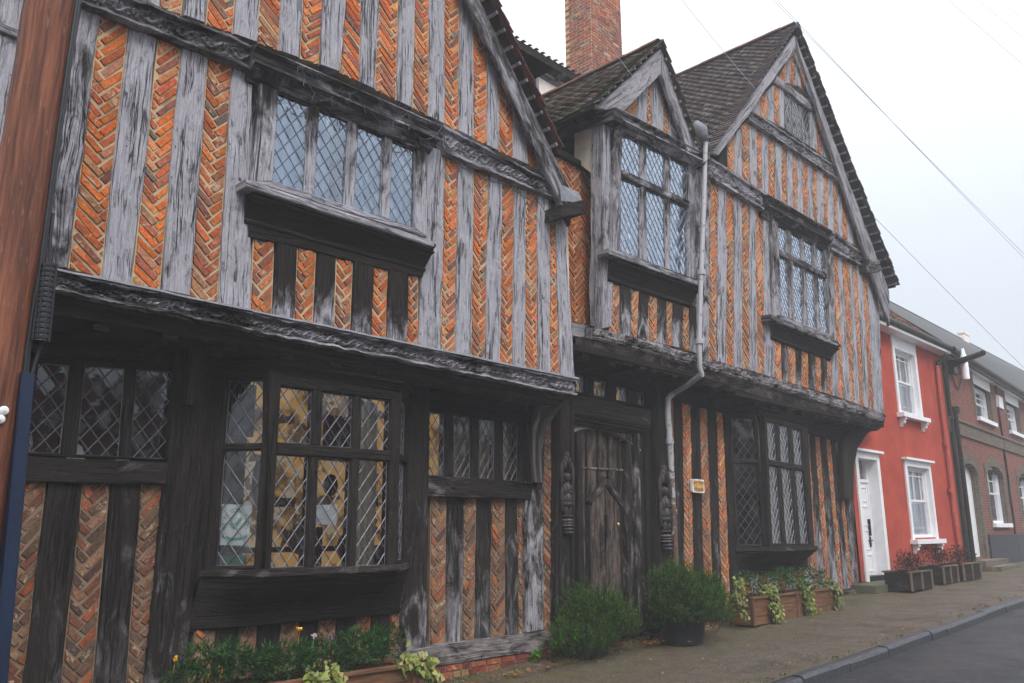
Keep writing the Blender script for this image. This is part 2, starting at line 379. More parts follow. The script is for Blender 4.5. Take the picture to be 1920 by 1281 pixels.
def mould(mb, F, quad, prof, c0=(.8, .2, 0), c1=None, seg=.08, wob=.004, relief=None, back=-.12, mi=0):
    """profile swept along a band: quad = (top0, bot0, bot1, top1), prof = [(fraction down, outward)]"""
    t0, b0, b1, t1 = [np.array(q, float) for q in quad]; c1 = c1 or c0
    L = .5 * (np.linalg.norm(t1 - t0) + np.linalg.norm(b1 - b0)); n = max(2, int(L / seg)); w = np.linalg.norm(b0 - t0)
    if relief:
        pr = []
        for (f0, d0), (f1, d1) in zip(prof, prof[1:]):
            k = max(1, int(abs(f1 - f0) * w / .013)); pr += [(f0 + (f1 - f0) * j / k, d0 + (d1 - d0) * j / k) for j in range(k)]
        prof = pr + [prof[-1]]
    nz = smooth_noise(n + 1, wob); ou, ov_ = rnd.random() * 20, rnd.random() * 20
    rows, uvs, cols = [], [], []
    for i in range(n + 1):
        s = i / n; a = t0 + (t1 - t0) * s; b = b0 + (b1 - b0) * s; a = a + np.array([0, nz[i]]); b = b + np.array([0, nz[i] * .7])
        rw, uw, acc, last = [], [], 0, None
        for f, d in [(prof[0][0], back)] + list(prof) + [(prof[-1][0], back)]:
            p = a + (b - a) * f; dd = d
            if relief and d != back: dd = d + relief(s * L, f)
            if last is not None: acc += math.hypot((f - last[0]) * w, d - last[1])
            last = (f, d); rw.append(F.P(p[0], p[1], dd)); uw.append((ou + acc, ov_ + s * L))
        rows.append(rw); uvs.append(uw); cols.append(tuple(c0[k] + (c1[k] - c0[k]) * s for k in range(3)))
    mb.grid(rows, uvs, cols=cols, mi=mi)
    mb.face(rows[0], None, cols[0], mi); mb.face(rows[-1][::-1], None, cols[-1], mi)
def foliage_relief(amp=.040, per=.26):
    ph = rnd.random() * 6
    def f(s, v):
        if v < .20 or v > .82: return rnd.uniform(-.003, .003)
        y = (v - .51) * .20
        vine = math.exp(-((y - .030 * math.sin(2 * PI * s / per + ph)) / .011) ** 2)
        c = ((s + ph * per / (2 * PI)) / per * 2); k = math.floor(c); cx = (c - k - .5) * per / 2; cy = y + (.022 if k % 2 == 0 else -.022)
        r = math.hypot(cx, cy); th = math.atan2(cy, cx); leaf = (.5 + .5 * math.cos(5 * th + r * 60)) * math.exp(-(r / .055) ** 4)
        return amp * (max(vine, leaf) - .75) + rnd.uniform(-.003, .003)
    return f
def block_relief(amp=.014):
    def f(s, v):
        if v < .12 or v > .88: return rnd.uniform(-.006, .006)
        k = (s % .17) / .17; r = amp if k < .8 else -amp
        return r * (1 if 0.25 < v < .75 else .2) + amp * .6 * math.sin(s * 2 * PI / .17 * 3) * math.cos(v * 9) + rnd.uniform(-.009, .009)
    return f
def clip(poly, A, B):
    out = []
    def side(p): return (B[0] - A[0]) * (p[1] - A[1]) - (B[1] - A[1]) * (p[0] - A[0])
    for i in range(len(poly)):
        p, q = poly[i], poly[(i + 1) % len(poly)]; sp, sq = side(p), side(q)
        if sp >= 0: out.append(p)
        if (sp >= 0) != (sq >= 0):
            t = sp / (sp - sq); out.append((p[0] + (q[0] - p[0]) * t, p[1] + (q[1] - p[1]) * t))
    return out
def area(p): return .5 * sum(p[i][0] * p[(i + 1) % len(p)][1] - p[(i + 1) % len(p)][0] * p[i][1] for i in range(len(p)))
PAL_UP = [((.62, .155, .030), 6), ((.56, .135, .032), 5), ((.42, .100, .040), 4), ((.60, .22, .080), 3), ((.33, .105, .065), 3), ((.24, .09, .065), 2), ((.20, .15, .12), 1), ((.44, .20, .11), 2)]
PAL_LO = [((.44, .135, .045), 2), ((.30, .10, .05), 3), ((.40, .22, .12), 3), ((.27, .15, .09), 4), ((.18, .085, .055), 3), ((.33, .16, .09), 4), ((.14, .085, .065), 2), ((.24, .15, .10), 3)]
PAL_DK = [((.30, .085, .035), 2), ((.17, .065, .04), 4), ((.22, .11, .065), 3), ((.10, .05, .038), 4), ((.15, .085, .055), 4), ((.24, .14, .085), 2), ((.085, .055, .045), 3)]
PAL_RT = [((.56, .18, .055), 4), ((.48, .16, .06), 4), ((.40, .19, .11), 4), ((.52, .27, .15), 4), ((.33, .17, .12), 3), ((.26, .14, .10), 1)]
def pick(pal):
    x = rnd.random() * sum(w for _, w in pal)
    for c, w in pal:
        x -= w
        if x <= 0: break
    k = rnd.uniform(.78, 1.25); return tuple(min(.8, v * k * rnd.uniform(.92, 1.08)) for v in c)
def bricks_in(mb, F, poly, pal, W=.062, n=4, ang=45, gap=.014, h=.011, mi=0, d=0.0, off=None):
    if area(poly) < 0: poly = poly[::-1]
    us = [p[0] for p in poly]; zs = [p[1] for p in poly]; cu, cz = .5 * (min(us) + max(us)), .5 * (min(zs) + max(zs))
    rad = .5 * math.hypot(max(us) - min(us), max(zs) - min(zs)) + n * W; N = int(rad / W) + 9
    ca, sa = math.cos(math.radians(ang)), math.sin(math.radians(ang))
    ox, oy = off if off else (rnd.random() * W * 8, rnd.random() * W * 8)
    done = set()
    for i in range(-N, N):
        for j in range(-N, N):
            t = (i - j) % (2 * n)
            if t < n: key = ('h', i - t, j); x0, y0, x1, y1 = i - t, j, i - t + n, j + 1
            else: key = ('v', i, j + t - (2 * n - 1)); y0 = j + t - (2 * n - 1); x0, x1, y1 = i, i + 1, y0 + n
            if key in done: continue
            done.add(key); g = gap / 2
            g1, g2, g3, g4 = [g + max(0, rnd.gauss(0, .0035)) for _ in range(4)]; q = [(x0 * W + g1, y0 * W + g2), (x1 * W - g3, y0 * W + g2), (x1 * W - g3, y1 * W - g4), (x0 * W + g1, y1 * W - g4)]
            r = rnd.uniform(-.055, .055); kk = rnd.uniform(.0, .006); mxx, myy = .5 * (q[0][0] + q[2][0]), .5 * (q[0][1] + q[2][1])
            jx, jy = rnd.uniform(-.005, .005), rnd.uniform(-.005, .005)
            q = [(mxx + (x - mxx) * math.cos(r) - (y - myy) * math.sin(r) + jx + rnd.uniform(-.005, .005), myy + (x - mxx) * math.sin(r) + (y - myy) * math.cos(r) + jy + rnd.uniform(-.003, .003)) for x, y in q]
            q = [(cu + (x - ox) * ca - (y - oy) * sa, cz + (x - ox) * sa + (y - oy) * ca) for x, y in q]
            for k in range(len(poly)):
                q = clip(q, poly[k], poly[(k + 1) % len(poly)])
                if len(q) < 3: break
            if len(q) < 3 or area(q) < 3e-4: continue
            brick(mb, F, q, pick(pal), h * rnd.uniform(.4, 1.5), mi, d)
def brick(mb, F, q, c, h, mi=0, d=0.0):
    cx, cy = sum(p[0] for p in q) / len(q), sum(p[1] for p in q) / len(q); inn = []
    for x, y in q:
        l = math.hypot(cx - x, cy - y) + 1e-6; k = min(.35, .0065 / l); inn.append((x + (cx - x) * k, y + (cy - y) * k))
    tu, tv = rnd.uniform(-.03, .03), rnd.uniform(-.03, .03)
    O = [F.P(x, y, d) for x, y in q]; I = [F.P(x, y, d + h + (x - cx) * tu + (y - cy) * tv) for x, y in inn]
    mb.face(I, None, c, mi); m = len(q); cs = tuple(v * .75 for v in c)
    for k in range(m): mb.face([O[k], O[(k + 1) % m], I[(k + 1) % m], I[k]], None, cs, mi)
def panel(F, poly, pal, parent, name='brick_panel', mort=None, off=None, W=.066, ang=45, n=4):
    mb = MB(); pl = [tuple(p) for p in poly]
    if area(pl) < 0: pl = pl[::-1]
    mb.face([F.P(*p, 0) for p in pl], None, (0, 0, 0), 1); mb.face([F.P(*p, -.10) for p in pl[::-1]], None, (0, 0, 0), 1)
    for i in range(len(pl)):
        a, b = pl[i], pl[(i + 1) % len(pl)]; mb.face([F.P(*a, -.10), F.P(*b, -.10), F.P(*b, 0), F.P(*a, 0)], None, (0, 0, 0), 1)
    kf = rnd.uniform(.84, 1.16); gr = rnd.uniform(0, .16); pal = [(tuple(v * kf * (1 - gr) + .17 * gr * w_ for v, w_ in zip(c_, (1.3, .95, .75))), w) for c_, w in pal]
    cu_ = sum(p[0] for p in pl) / len(pl); wd = max(p[0] for p in pl) - min(p[0] for p in pl); k = max(.7, 1 - .022 / max(wd, .05))
    if off is None: a_ = rnd.random() * .26; off = (a_ - rnd.uniform(-.02, .05), a_)
    bricks_in(mb, F, [(cu_ + (u - cu_) * k, z) for u, z in pl], pal, off=off, W=W * rnd.uniform(.90, 1.10), ang=ang + rnd.uniform(-2, 6), n=n if rnd.random() < .75 else 5)
    return mb.build(name, [BRICK, mort or MORT], parent)
def yat(poly, x):
    return lerp_pts(poly, x)
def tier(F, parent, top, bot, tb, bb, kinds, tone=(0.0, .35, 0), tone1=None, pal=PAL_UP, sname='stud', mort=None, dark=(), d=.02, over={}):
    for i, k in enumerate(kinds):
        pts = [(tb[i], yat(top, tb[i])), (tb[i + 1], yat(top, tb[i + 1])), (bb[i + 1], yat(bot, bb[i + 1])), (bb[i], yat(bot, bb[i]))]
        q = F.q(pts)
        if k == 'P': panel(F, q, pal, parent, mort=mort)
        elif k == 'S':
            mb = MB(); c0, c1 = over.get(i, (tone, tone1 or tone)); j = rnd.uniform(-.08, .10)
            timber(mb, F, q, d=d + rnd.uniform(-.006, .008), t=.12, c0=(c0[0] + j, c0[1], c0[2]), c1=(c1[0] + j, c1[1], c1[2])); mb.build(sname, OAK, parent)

# ------------------------------------------------------------------ leaded windows
def leaded(win, F, lights, glass, sp=.125, asp=1.5, gd=-.055, lead_w=.011, pane='pane'):
    g = MB(); l = MB()
    for q in lights:
        pl = [tuple(p) for p in q]
        if area(pl) < 0: pl = pl[::-1]
        cu, cz = sum(p[0] for p in pl) / 4, max(p[1] for p in pl)
        segs = []
        for i_ in range(-24, 24):
            for j_ in range(-24, 24):
                c_ = [(cu + (i_ + j_ + a_ + b_ + .5) * sp / 2 + .0, cz - .0 + (j_ + b_ - i_ - a_ - .5 + .5) * asp * sp / 2) for a_, b_ in ((0, 0), (1, 0), (1, 1), (0, 1))]
                m_ = (sum(p[0] for p in c_) / 4, sum(p[1] for p in c_) / 4)
                if not (min(p[0] for p in pl) - sp < m_[0] < max(p[0] for p in pl) + sp and min(p[1] for p in pl) - sp * 2 < m_[1] < cz + sp * 2): continue
                q_ = c_ if area(c_) > 0 else c_[::-1]
                for e in range(len(pl)):
                    q_ = clip(q_, pl[e], pl[(e + 1) % len(pl)])
                    if len(q_) < 3: break
                if len(q_) < 3: continue
                tx, ty = rnd.gauss(0, .035), rnd.gauss(0, .035)
                g.face([F.P(p[0], p[1], gd + (p[0] - m_[0]) * tx + (p[1] - m_[1]) * ty) for p in q_], [p for p in q_])
        for sgn in (1, -1):
            for k in range(-40, 41):
                a = (cu + (k + .5) * sp - 4, cz - sgn * 4 * asp); b = (cu + (k + .5) * sp + 4, cz + sgn * 4 * asp)
                t0, t1 = 0.0, 1.0; ok = True
                for e in range(len(pl)):
                    A, B = pl[e], pl[(e + 1) % len(pl)]; nx, ny = -(B[1] - A[1]), (B[0] - A[0])
                    fa = (a[0] - A[0]) * nx + (a[1] - A[1]) * ny; fb = (b[0] - A[0]) * nx + (b[1] - A[1]) * ny
                    if fa < 0 and fb < 0: ok = False; break
                    if fa < 0: t0 = max(t0, fa / (fa - fb))
                    elif fb < 0: t1 = min(t1, fa / (fa - fb))
                if ok and t1 - t0 > 1e-3: segs.append(((a[0] + (b[0] - a[0]) * t0, a[1] + (b[1] - a[1]) * t0), (a[0] + (b[0] - a[0]) * t1, a[1] + (b[1] - a[1]) * t1)))
        for i in range(len(pl)): segs.append((pl[i], pl[(i + 1) % len(pl)]))
        for a, b in segs:
            dx, dy = b[0] - a[0], b[1] - a[1]; L = math.hypot(dx, dy)
            if L < .01: continue
            nx, ny = -dy / L * lead_w / 2, dx / L * lead_w / 2; w = rnd.uniform(-.004, .004); mdl = ((a[0] + b[0]) / 2, (a[1] + b[1]) / 2)
            A = [F.P(a[0] + s * nx, a[1] + s * ny, gd + x) for s, x in ((-1, .002), (0, .008), (1, .002))]
            Mi = [F.P(mdl[0] + s * nx + nx * w * 60, mdl[1] + s * ny + ny * w * 60, gd + x + w * .4) for s, x in ((-1, .002), (0, .008), (1, .002))]
            B = [F.P(b[0] + s * nx, b[1] + s * ny, gd + x) for s, x in ((-1, .002), (0, .008), (1, .002))]
            l.grid([A, Mi, B])
    g.build(pane, glass, win); l.build('lead_lattice', LEAD, win)
def window(F, parent, outer, rows, glass, c=(.55, .5, 0), d=.05, sp=.125, asp=1.5, name='window', gd=-.012, c_low=None, mul_t=.11):
    """outer: 4 px corners; rows: rows of lights, each 4 px corners TL TR BR BL"""
    O = F.q(outer); Rw = [[F.q(l) for l in r] for r in rows]; mb = MB(); cl = c_low or c
    top, bot = Rw[0], Rw[-1]
    timber(mb, F, (O[0], top[0][0], top[-1][1], O[1]), d, mul_t, c, wob=.003)                 # head
    timber(mb, F, (bot[0][3], O[3], O[2], bot[-1][2]), d, mul_t, cl, wob=.003)                # sill rail
    timber(mb, F, (O[0], top[0][0], bot[0][3], O[3]), d + .002, mul_t, c, cl, wob=.003)       # jambs
    timber(mb, F, (top[-1][1], O[1], O[2], bot[-1][2]), d + .002, mul_t, c, cl, wob=.003)
    for r in Rw:
        for a, b in zip(r, r[1:]): timber(mb, F, (a[1], b[0], b[3], a[2]), d - .006, mul_t - .02, c, cl, wob=.003, ch=.02)
    for a, b in zip(Rw, Rw[1:]):
        timber(mb, F, (a[0][3], b[0][0], b[-1][1], a[-1][2]), d + .008, mul_t, c, c, wob=.003)
    w = mb.build(name, OAK, parent)
    leaded(w, F, [l for r in Rw for l in r], glass, sp, asp, gd)
    return w
def quadpx(mb, F, pts, **k): timber(mb, F, F.q(pts), **k)

# ================================================================== the timber-framed house
house = thing('timber_framed_house', 'long timber framed house with orange herringbone brick between grey oak studs and two big gables', 'house', (7, 7.2, 0.02))
U, G = FY(6.40), FY(6.95)
GIRT_LO = [(100, -16), (187, 20), (473, 133), (833, 287), (1048, 377)]
JET_TOP = [(80, 498), (128, 503), (190, 521), (353, 555), (470, 583), (633, 624), (783, 655), (1075, 712)]
# ---- left wing, upper storey
tier(U, house, GIRT_LO, JET_TOP, [143, 187, 242, 297, 341, 389, 435, 473], [80, 127, 190, 246, 300, 354, 408, 468], 'SPSPSPS',
     over={0: ((.35, .55, 0), (.55, .5, 0)), 4: ((.05, .3, 0), (.22, .6, 0))})
RAIL_LO = [(475, 439), (785, 518)]
tier(U, house, RAIL_LO, JET_TOP, [475, 515, 557, 593, 630, 662, 698, 728, 763, 784], [468, 509, 550, 586, 625, 656, 694, 723, 760, 783], 'PSPSPSPSP', (1.05, .25, 0), (.35, .6, 0))  # stud tone runs from dark at the top to paler at the foot
tier(U, house, GIRT_LO, JET_TOP, [800, 833, 859, 888, 915, 940, 963, 985, 1006, 1028, 1039, 1056], [783, 825, 852, 882, 909, 936, 960, 983, 1007, 1031, 1048, 1075], 'SPSPSPSPSPS',
     over={0: ((.1, .4, 0), (.35, .7, 0))})
zj, zgi = 3.36, 5.50
for k, (a, b) in enumerate(((.30, .62), (.95, 1.46))):
    mb = MB(); timber(mb, U, [(a, zj), (b, zj), (b, zgi), (a, zgi)], .02, .12, (.25, .6, 0)); mb.build('stud', OAK, house)
for a, b in ((.62, .95), (1.46, 1.705)): panel(U, [(a, zj), (b, zj), (b, zgi), (a, zgi)], PAL_UP, house)
mb = MB(); timber(mb, U, [(.28, 5.02), (.28, 5.10), (1.66, 5.10), (1.66, 5.02)], .05, .05, (.6, .4, 0)); mb.build('brace', OAK, house)
# gable tier above the girt
GB = [(100, -75), (257, 0), (480, 80), (640, 138), (827, 230), (923, 278), (1007, 318), (1048, 345)]
apxL = (3.88, 9.98)
rk = U.q([(890, 0), (1030, 300)])
slL = (rk[1][1] - rk[0][1]) / (rk[1][0] - rk[0][0]); apxL = (3.88, rk[0][1] + slL * (3.88 - rk[0][0]))
def rakeL(u): return apxL[1] + slL * abs(u - apxL[0])
tops = [257, 300, 343, 387, 437, 488, 528, 567, 605, 646, 678, 708, 747, 777, 804, 832, 861, 886, 911, 935, 961, 986, 1006, 1020]
bots = [254, 297, 340, 385, 436, 481, 522, 562, 598, 636, 673, 703, 742, 773, 803, 832, 859, 887, 913, 935, 962, 987, 1007, 1022]
def rake_quad(pl, pr, rake):
    """bottom point + a point higher on the same line, run up to the rake"""
    out = []
    for (b, t) in (pl, pr):
        b, t = np.array(b), np.array(t); s = 1.0
        for _ in range(12):
            p = b + (t - b) * s; s = (rake(p[0]) - b[1]) / (t[1] - b[1])
        out.append((tuple(b), tuple(b + (t - b) * max(s, .02))))
    return [out[0][1], out[1][1], out[1][0], out[0][0]]
lines = []
for b, t in zip(bots, tops):
    p = U.px(b, yat(GB, b)); lines.append((p, U.px(t, 0 if t < 890 else -60) if yat(GB, b) > 100 else (p[0] + rnd.uniform(-.01, .01), p[1] + 1)))
for k, u in enumerate((2.04, 1.76, 1.48, 1.2, .92, .62)):
    lines.insert(0, ((u, 5.72), (u, 6.5)))
kinds = ('SPSPSP' + 'SP' * 12)[-(len(lines) - 1):]
kinds = [('S' if (i - 8) % 2 == 0 else 'P') for i in range(len(lines) - 1)]
for i, k in enumerate(kinds):
    q = rake_quad(lines[i], lines[i + 1], rakeL)
    if q[0][1] - q[3][1] < .06 and q[1][1] - q[2][1] < .06: continue
    if k == 'P': panel(U, q, PAL_UP, house)
    else:
        mb = MB(); j = rnd.uniform(-.1, .1); timber(mb, U, q, .02 + rnd.uniform(-.005, .008), .12, (.05 + j, .35, 0)); mb.build('gable_stud', OAK, house)
# beams of the left wing
CARV = [(0, -.02), (.03, .025), (.14, .03), (.2, .0), (.8, .0), (.86, .03), (.97, .035), (1, .0)]
FB = FY(6.33); mb = MB()
mould(mb, FB, FB.q([(20, -94), (20, -42), (473, 135), (471, 83)]), CARV, (.62, .4, 0), relief=foliage_relief(), seg=.016, wob=.012); mb.build('carved_beam', OAK, house); mb = MB()
mould(mb, FB, FB.q([(828, 233), (833, 289), (1050, 380), (1053, 352)]), CARV, (.45, .5, 0), relief=foliage_relief(), seg=.016, wob=.012)
mb.build('carved_beam', OAK, house)
HOOD = [(0, -.16), (.02, .01), (.10, .03), (.16, .01), (.22, -.03), (.46, -.04), (.52, .03), (.60, .035), (.66, -.02), (.80, -.06), (1, -.11)]
FH = FY(6.24); mb = MB(); mould(mb, FH, FH.q([(478, 82), (473, 143), (817, 284), (830, 236)]), HOOD, (.70, .35, 0), (.55, .45, 0), wob=.006, back=-.18); mb.build('window_hood', OAK, house)
FJ = FY(6.32); mb = MB(); rel = foliage_relief(.045, .26)
mould(mb, FJ, FJ.q([(40, 494), (40, 534), (470, 622), (470, 584)]), CARV, (.55, .5, .1), relief=rel, seg=.016, wob=.012)
mould(mb, FJ, FJ.q([(470, 584), (470, 622), (1079, 743), (1078, 711)]), CARV, (.45, .5, .15), (.38, .5, .2), relief=foliage_relief(.05, .24), seg=.016, wob=.012)
mb.build('carved_beam', OAK, house)
mb = MB(); mould(mb, FJ, FJ.q([(40, 489), (40, 496), (470, 586), (470, 580)]), [(0, -.1), (.3, .035), (1, .045)], back=-.1, wob=.008); mould(mb, FJ, FJ.q([(470, 580), (470, 586), (1081, 713), (1080, 707)]), [(0, -.1), (.3, .035), (1, .045)], back=-.1, wob=.008); mb.build('lead_flashing', LEADS, house)
F2 = FY(6.42); mb = MB(); B2 = [(0, .02), (.2, .04), (.45, .03), (.55, 0), (.8, -.02), (1, -.06)]
mould(mb, F2, F2.q([(30, 530), (30, 570), (470, 657), (470, 618)]), B2, (.95, .15, .3)); mould(mb, F2, F2.q([(470, 618), (470, 657), (1048, 766), (1062, 740)]), B2, (.9, .2, .5), (.75, .3, .8)); mb.build('jetty_beam', OAK, house)
zsL = F2.px(470, 650)[1]
uJ = 7.50
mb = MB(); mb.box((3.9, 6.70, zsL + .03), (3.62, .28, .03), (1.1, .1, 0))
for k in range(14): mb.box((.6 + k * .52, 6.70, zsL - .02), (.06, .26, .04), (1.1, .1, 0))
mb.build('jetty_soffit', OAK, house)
# upper left window
wA = window(FY(6.36), house, [(484, 150), (800, 282), (797, 446), (467, 342)],
            [[[(520, 174), (578, 196), (569, 360), (509, 341)], [(599, 207), (652, 226), (643, 386), (589, 367)], [(672, 235), (718, 256), (712, 406), (663, 391)], [(736, 264), (778, 282), (775, 428), (730, 413)]]],
            GLASSU, (.72, .55, 0), d=.03, sp=.125, asp=1.35, c_low=(.1, .5, 0))
mb = MB(); FS = FY(6.20); timber(mb, FS, FS.q([(461, 335), (461, 350), (814, 463), (814, 452)]), 0, .22, (.25, .4, .1), wob=.004); mb.build('sill', OAK, wA)
APR = [(0, .10), (.10, .10), (.14, .07), (.25, .07), (.32, .10), (.38, .05), (.80, -.04), (.88, -.02), (.94, -.02), (1, -.06)]
FA = FY(6.33); mb = MB(); mould(mb, FA, FA.q([(466, 352), (462, 418), (800, 510), (806, 462)]), APR, (.95, .25, 0), back=-.1); mb.build('apron', OAK, wA)
mb = MB(); quadpx(mb, FY(6.37), [(466, 415), (466, 442), (792, 521), (796, 506)], d=0, c0=(1.0, .2, 0)); mb.build('rail', OAK, house)
# bargeboard, verge tiles and roof of the left wing
FV = FY(6.24); mb = MB()
bo = FV.q([(877, 0), (900, 0), (1027, 265), (1046, 372)]); di = np.array(bo[3]) - np.array(bo[0])
def along(p, q, u): s = (u - p[0]) / (q[0] - p[0]); return (u, p[1] + (q[1] - p[1]) * s)
inn = lambda u: along(bo[0], bo[3], u); out = lambda u: along(bo[1], bo[2], u)
uA = 3.88
timber(mb, FV, [inn(uA), out(uA), out(7.46), inn(7.40)], 0, .06, (.5, .5, 0), (.62, .5, 0), wob=.02, ch=.015)
timber(mb, FV, [(2 * uA - u, z) for u, z in (out(uA), inn(uA), inn(7.40), out(7.46))], 0, .06, (.4, .5, 0), wob=.02)
mb.build('bargeboard', OAK, house)
def tile_roof(mb, e0, e1, r0, r1, pitch=.088, tw=.165, cols=None, lift=.018, sag=.03, thick=.014):
    """e0-e1 eave, r0-r1 ridge (3D points), outside is up"""
    e0, e1, r0, r1 = [np.array(p, float) for p in (e0, e1, r0, r1)]
    nr = int(np.linalg.norm(.5 * (r0 + r1 - e0 - e1)) / pitch) + 1; nrm = np.cross(e1 - e0, r0 - e0); nrm /= np.linalg.norm(nrm)
    if nrm[2] < 0: nrm = -nrm
    cols = cols or [(.11, .060, .052), (.085, .052, .05), (.14, .075, .058), (.10, .075, .072), (.065, .046, .045), (.17, .085, .06)]
    for i in range(nr):
        s0, s1 = i / nr, min(1.04, (i + 1.35) / nr)
        a0, a1 = e0 + (r0 - e0) * s0, e1 + (r1 - e1) * s0; b0, b1 = e0 + (r0 - e0) * s1, e1 + (r1 - e1) * s1
        L = np.linalg.norm(a1 - a0); n = max(1, int(L / tw)); o = (i % 2) * .5
        for j in range(-1, n + 1):
            t0, t1 = (j + o) / n + .006, (j + o + 1) / n - .006
            t0, t1 = max(0, t0), min(1, t1)
            if t1 - t0 < .25 / n: continue
            def sg(t, s): return nrm * (-sag * math.sin(PI * t) * math.sin(PI * min(1, s)))
            l0, l1 = lift + rnd.uniform(-.004, .012), lift + rnd.uniform(-.004, .012); dz = (e0 - r0) / np.linalg.norm(e0 - r0) * rnd.uniform(-.008, .012)
            p = [a0 + (a1 - a0) * t0 + nrm * l0 + sg(t0, s0) + dz, a0 + (a1 - a0) * t1 + nrm * l1 + sg(t1, s0) + dz, b0 + (b1 - b0) * t1 + nrm * .003 + sg(t1, s1), b0 + (b1 - b0) * t0 + nrm * .003 + sg(t0, s1)]
            lo = [x - nrm * thick for x in p[:2]]; c = rnd.choice(cols); k = rnd.uniform(.7, 1.35); c = tuple(v * k for v in c)
            mb.face(p, None, c); ke = rnd.choice([.7, 1, 1.4, 2.6]); mb.face([lo[0], lo[1], p[1], p[0]], None, tuple(min(.4, v * ke) for v in c)); mb.face([lo[0], p[0], p[3]], None, c); mb.face([p[1], lo[1], p[2]], None, c)
    return nrm
def verge(parent, P0, P1, n_out, step=.24, cols=None):
    """tile-and-batten edge under a gable roof: P0 (low) to P1 (high) on the front edge, battens stand proud"""
    P0, P1 = np.array(P0, float), np.array(P1, float); L = np.linalg.norm(P1 - P0); d = (P1 - P0) / L
    up = np.cross(d, np.array([0, -1, 0])); up /= np.linalg.norm(up)
    if up[2] < 0: up = -up
    b = MB(); t = MB(); n = int(L / .105)
    for i in range(n):
        p = P0 + d * (i + .5) * L / n
        if i % 2 == 0:
            w = .02; h = .012; y = np.array([0, 1.0, 0])
            c = [p + d * a * w + up * e * h - up * .035 + y * f for f in (-.02 + rnd.uniform(-.015, .01), .22) for a, e in ((-1, -1), (1, -1), (1, 1), (-1, 1))]
            for ix in ((0, 1, 2, 3), (0, 4, 5, 1), (1, 5, 6, 2), (2, 6, 7, 3), (3, 7, 4, 0)): b.face([c[k] for k in ix], None, (.15, .3, .1))
        cc = rnd.choice(cols or [(.12, .05, .045), (.15, .06, .045), (.09, .05, .05)]); y0, y1 = -.06 + rnd.uniform(-.02, .012), .15
        lo, hi = -d * .075, d * .075; th = .012; tilt = up * .028
        A = [p + lo + tilt + np.array([0, y0, 0]), p + hi + np.array([0, y0, 0]), p + hi + np.array([0, y1, 0]), p + lo + tilt + np.array([0, y1, 0])]
        B = [q - up * th for q in A]
        for f in ((A[0], A[1], A[2], A[3]), (B[3], B[2], B[1], B[0]), (B[0], B[1], A[1], A[0]), (B[3], B[0], A[0], A[3]), (B[1], B[2], A[2], A[1])): t.face(list(f), None, cc)
    return b, t
def gable_roof(parent, uL, uA_, uR, z_eL, z_A, z_eR, yf, yb, ovh=.0, left=True, right=True, cols=None, name='roof'):
    mb = MB(); A0, A1 = (uA_, yf, z_A), (uA_, yb, z_A)
    nl = tile_roof(mb, (uL, yb, z_eL), (uL, yf, z_eL), A1, A0, cols=cols)
    nr = tile_roof(mb, (uR, yf, z_eR), (uR, yb, z_eR), A0, A1, cols=cols)
    k = int((yb - yf) / .3)
    for i in range(k):                                        # ridge tiles
        y = yf + (i + .5) * (yb - yf) / k; r = .10 + rnd.uniform(-.006, .006); a = []
        for yy in (y - .155, y + .155): a.append([(uA_ + r * math.cos(t), yy, z_A - .03 + r * .8 * math.sin(t)) for t in [PI * j / 8 for j in range(9)]])
        c = rnd.choice([(.16, .07, .05), (.12, .06, .05)]); mb.grid(a, None, c)
    dn = .05
    for (u, z) in ((uL, z_eL), (uR, z_eR)):                   # boarded underside
        mb.face([(u, yf + .02, z - dn), (u, yb, z - dn), (uA_, yb, z_A - dn), (uA_, yf + .02, z_A - dn)], None, (.03, .025, .022))
    ro = mb.build(name, TILE, parent)
    B, T = MB(), MB()
    for (u, z) in ((uL, z_eL), (uR, z_eR)):
        b, t = verge(parent, (u, yf - .0, z), (uA_, yf - .0, z_A), 0, cols=cols)
        B.grid; 
        for src, dst in ((b, B), (t, T)):
            o = len(dst.v); dst.v += src.v; dst.f += [tuple(i + o for i in f) for f in src.f]; dst.uv += src.uv; dst.col += src.col; dst.mi += src.mi
    B.build('verge_batten', OAK, ro); T.build('verge_tile', TILE, ro)
    return ro
FT = FY(6.19); v0, v1 = FT.px(928, 0), FT.px(1044, 262)
sl = (v1[1] - v0[1]) / (v1[0] - v0[0]); zA = v0[1] + sl * (uA - v0[0]); uR = v1[0] + .06; zR = v1[1] + sl * .06
gable_roof(house, 2 * uA - uR, uA, uR, zR, zA, zR, 6.22, 12.0)
# broken beam end and lead at the foot of the left gable
mb = MB(); p = FY(6.30).px(1053, 352); F_ = FY(6.12)
timber(mb, F_, F_.q([(1052, 384), (1050, 408), (1100, 400), (1096, 376)]), 0, .3, (.9, .4, 0), wob=.03, relief=.02, seg=.04)
mb.build('broken_beam_end', OAK, house)
mb = MB(); F_ = FY(6.25); q = F_.q([(1049, 345), (1050, 378), (1082, 384), (1078, 362)]); mb.face([F_.P(*q[0], 0), F_.P(*q[1], .02), F_.P(*q[2], .10), F_.P(*q[3], .05)])
mb.build('lead_flashing', LEADS, house)

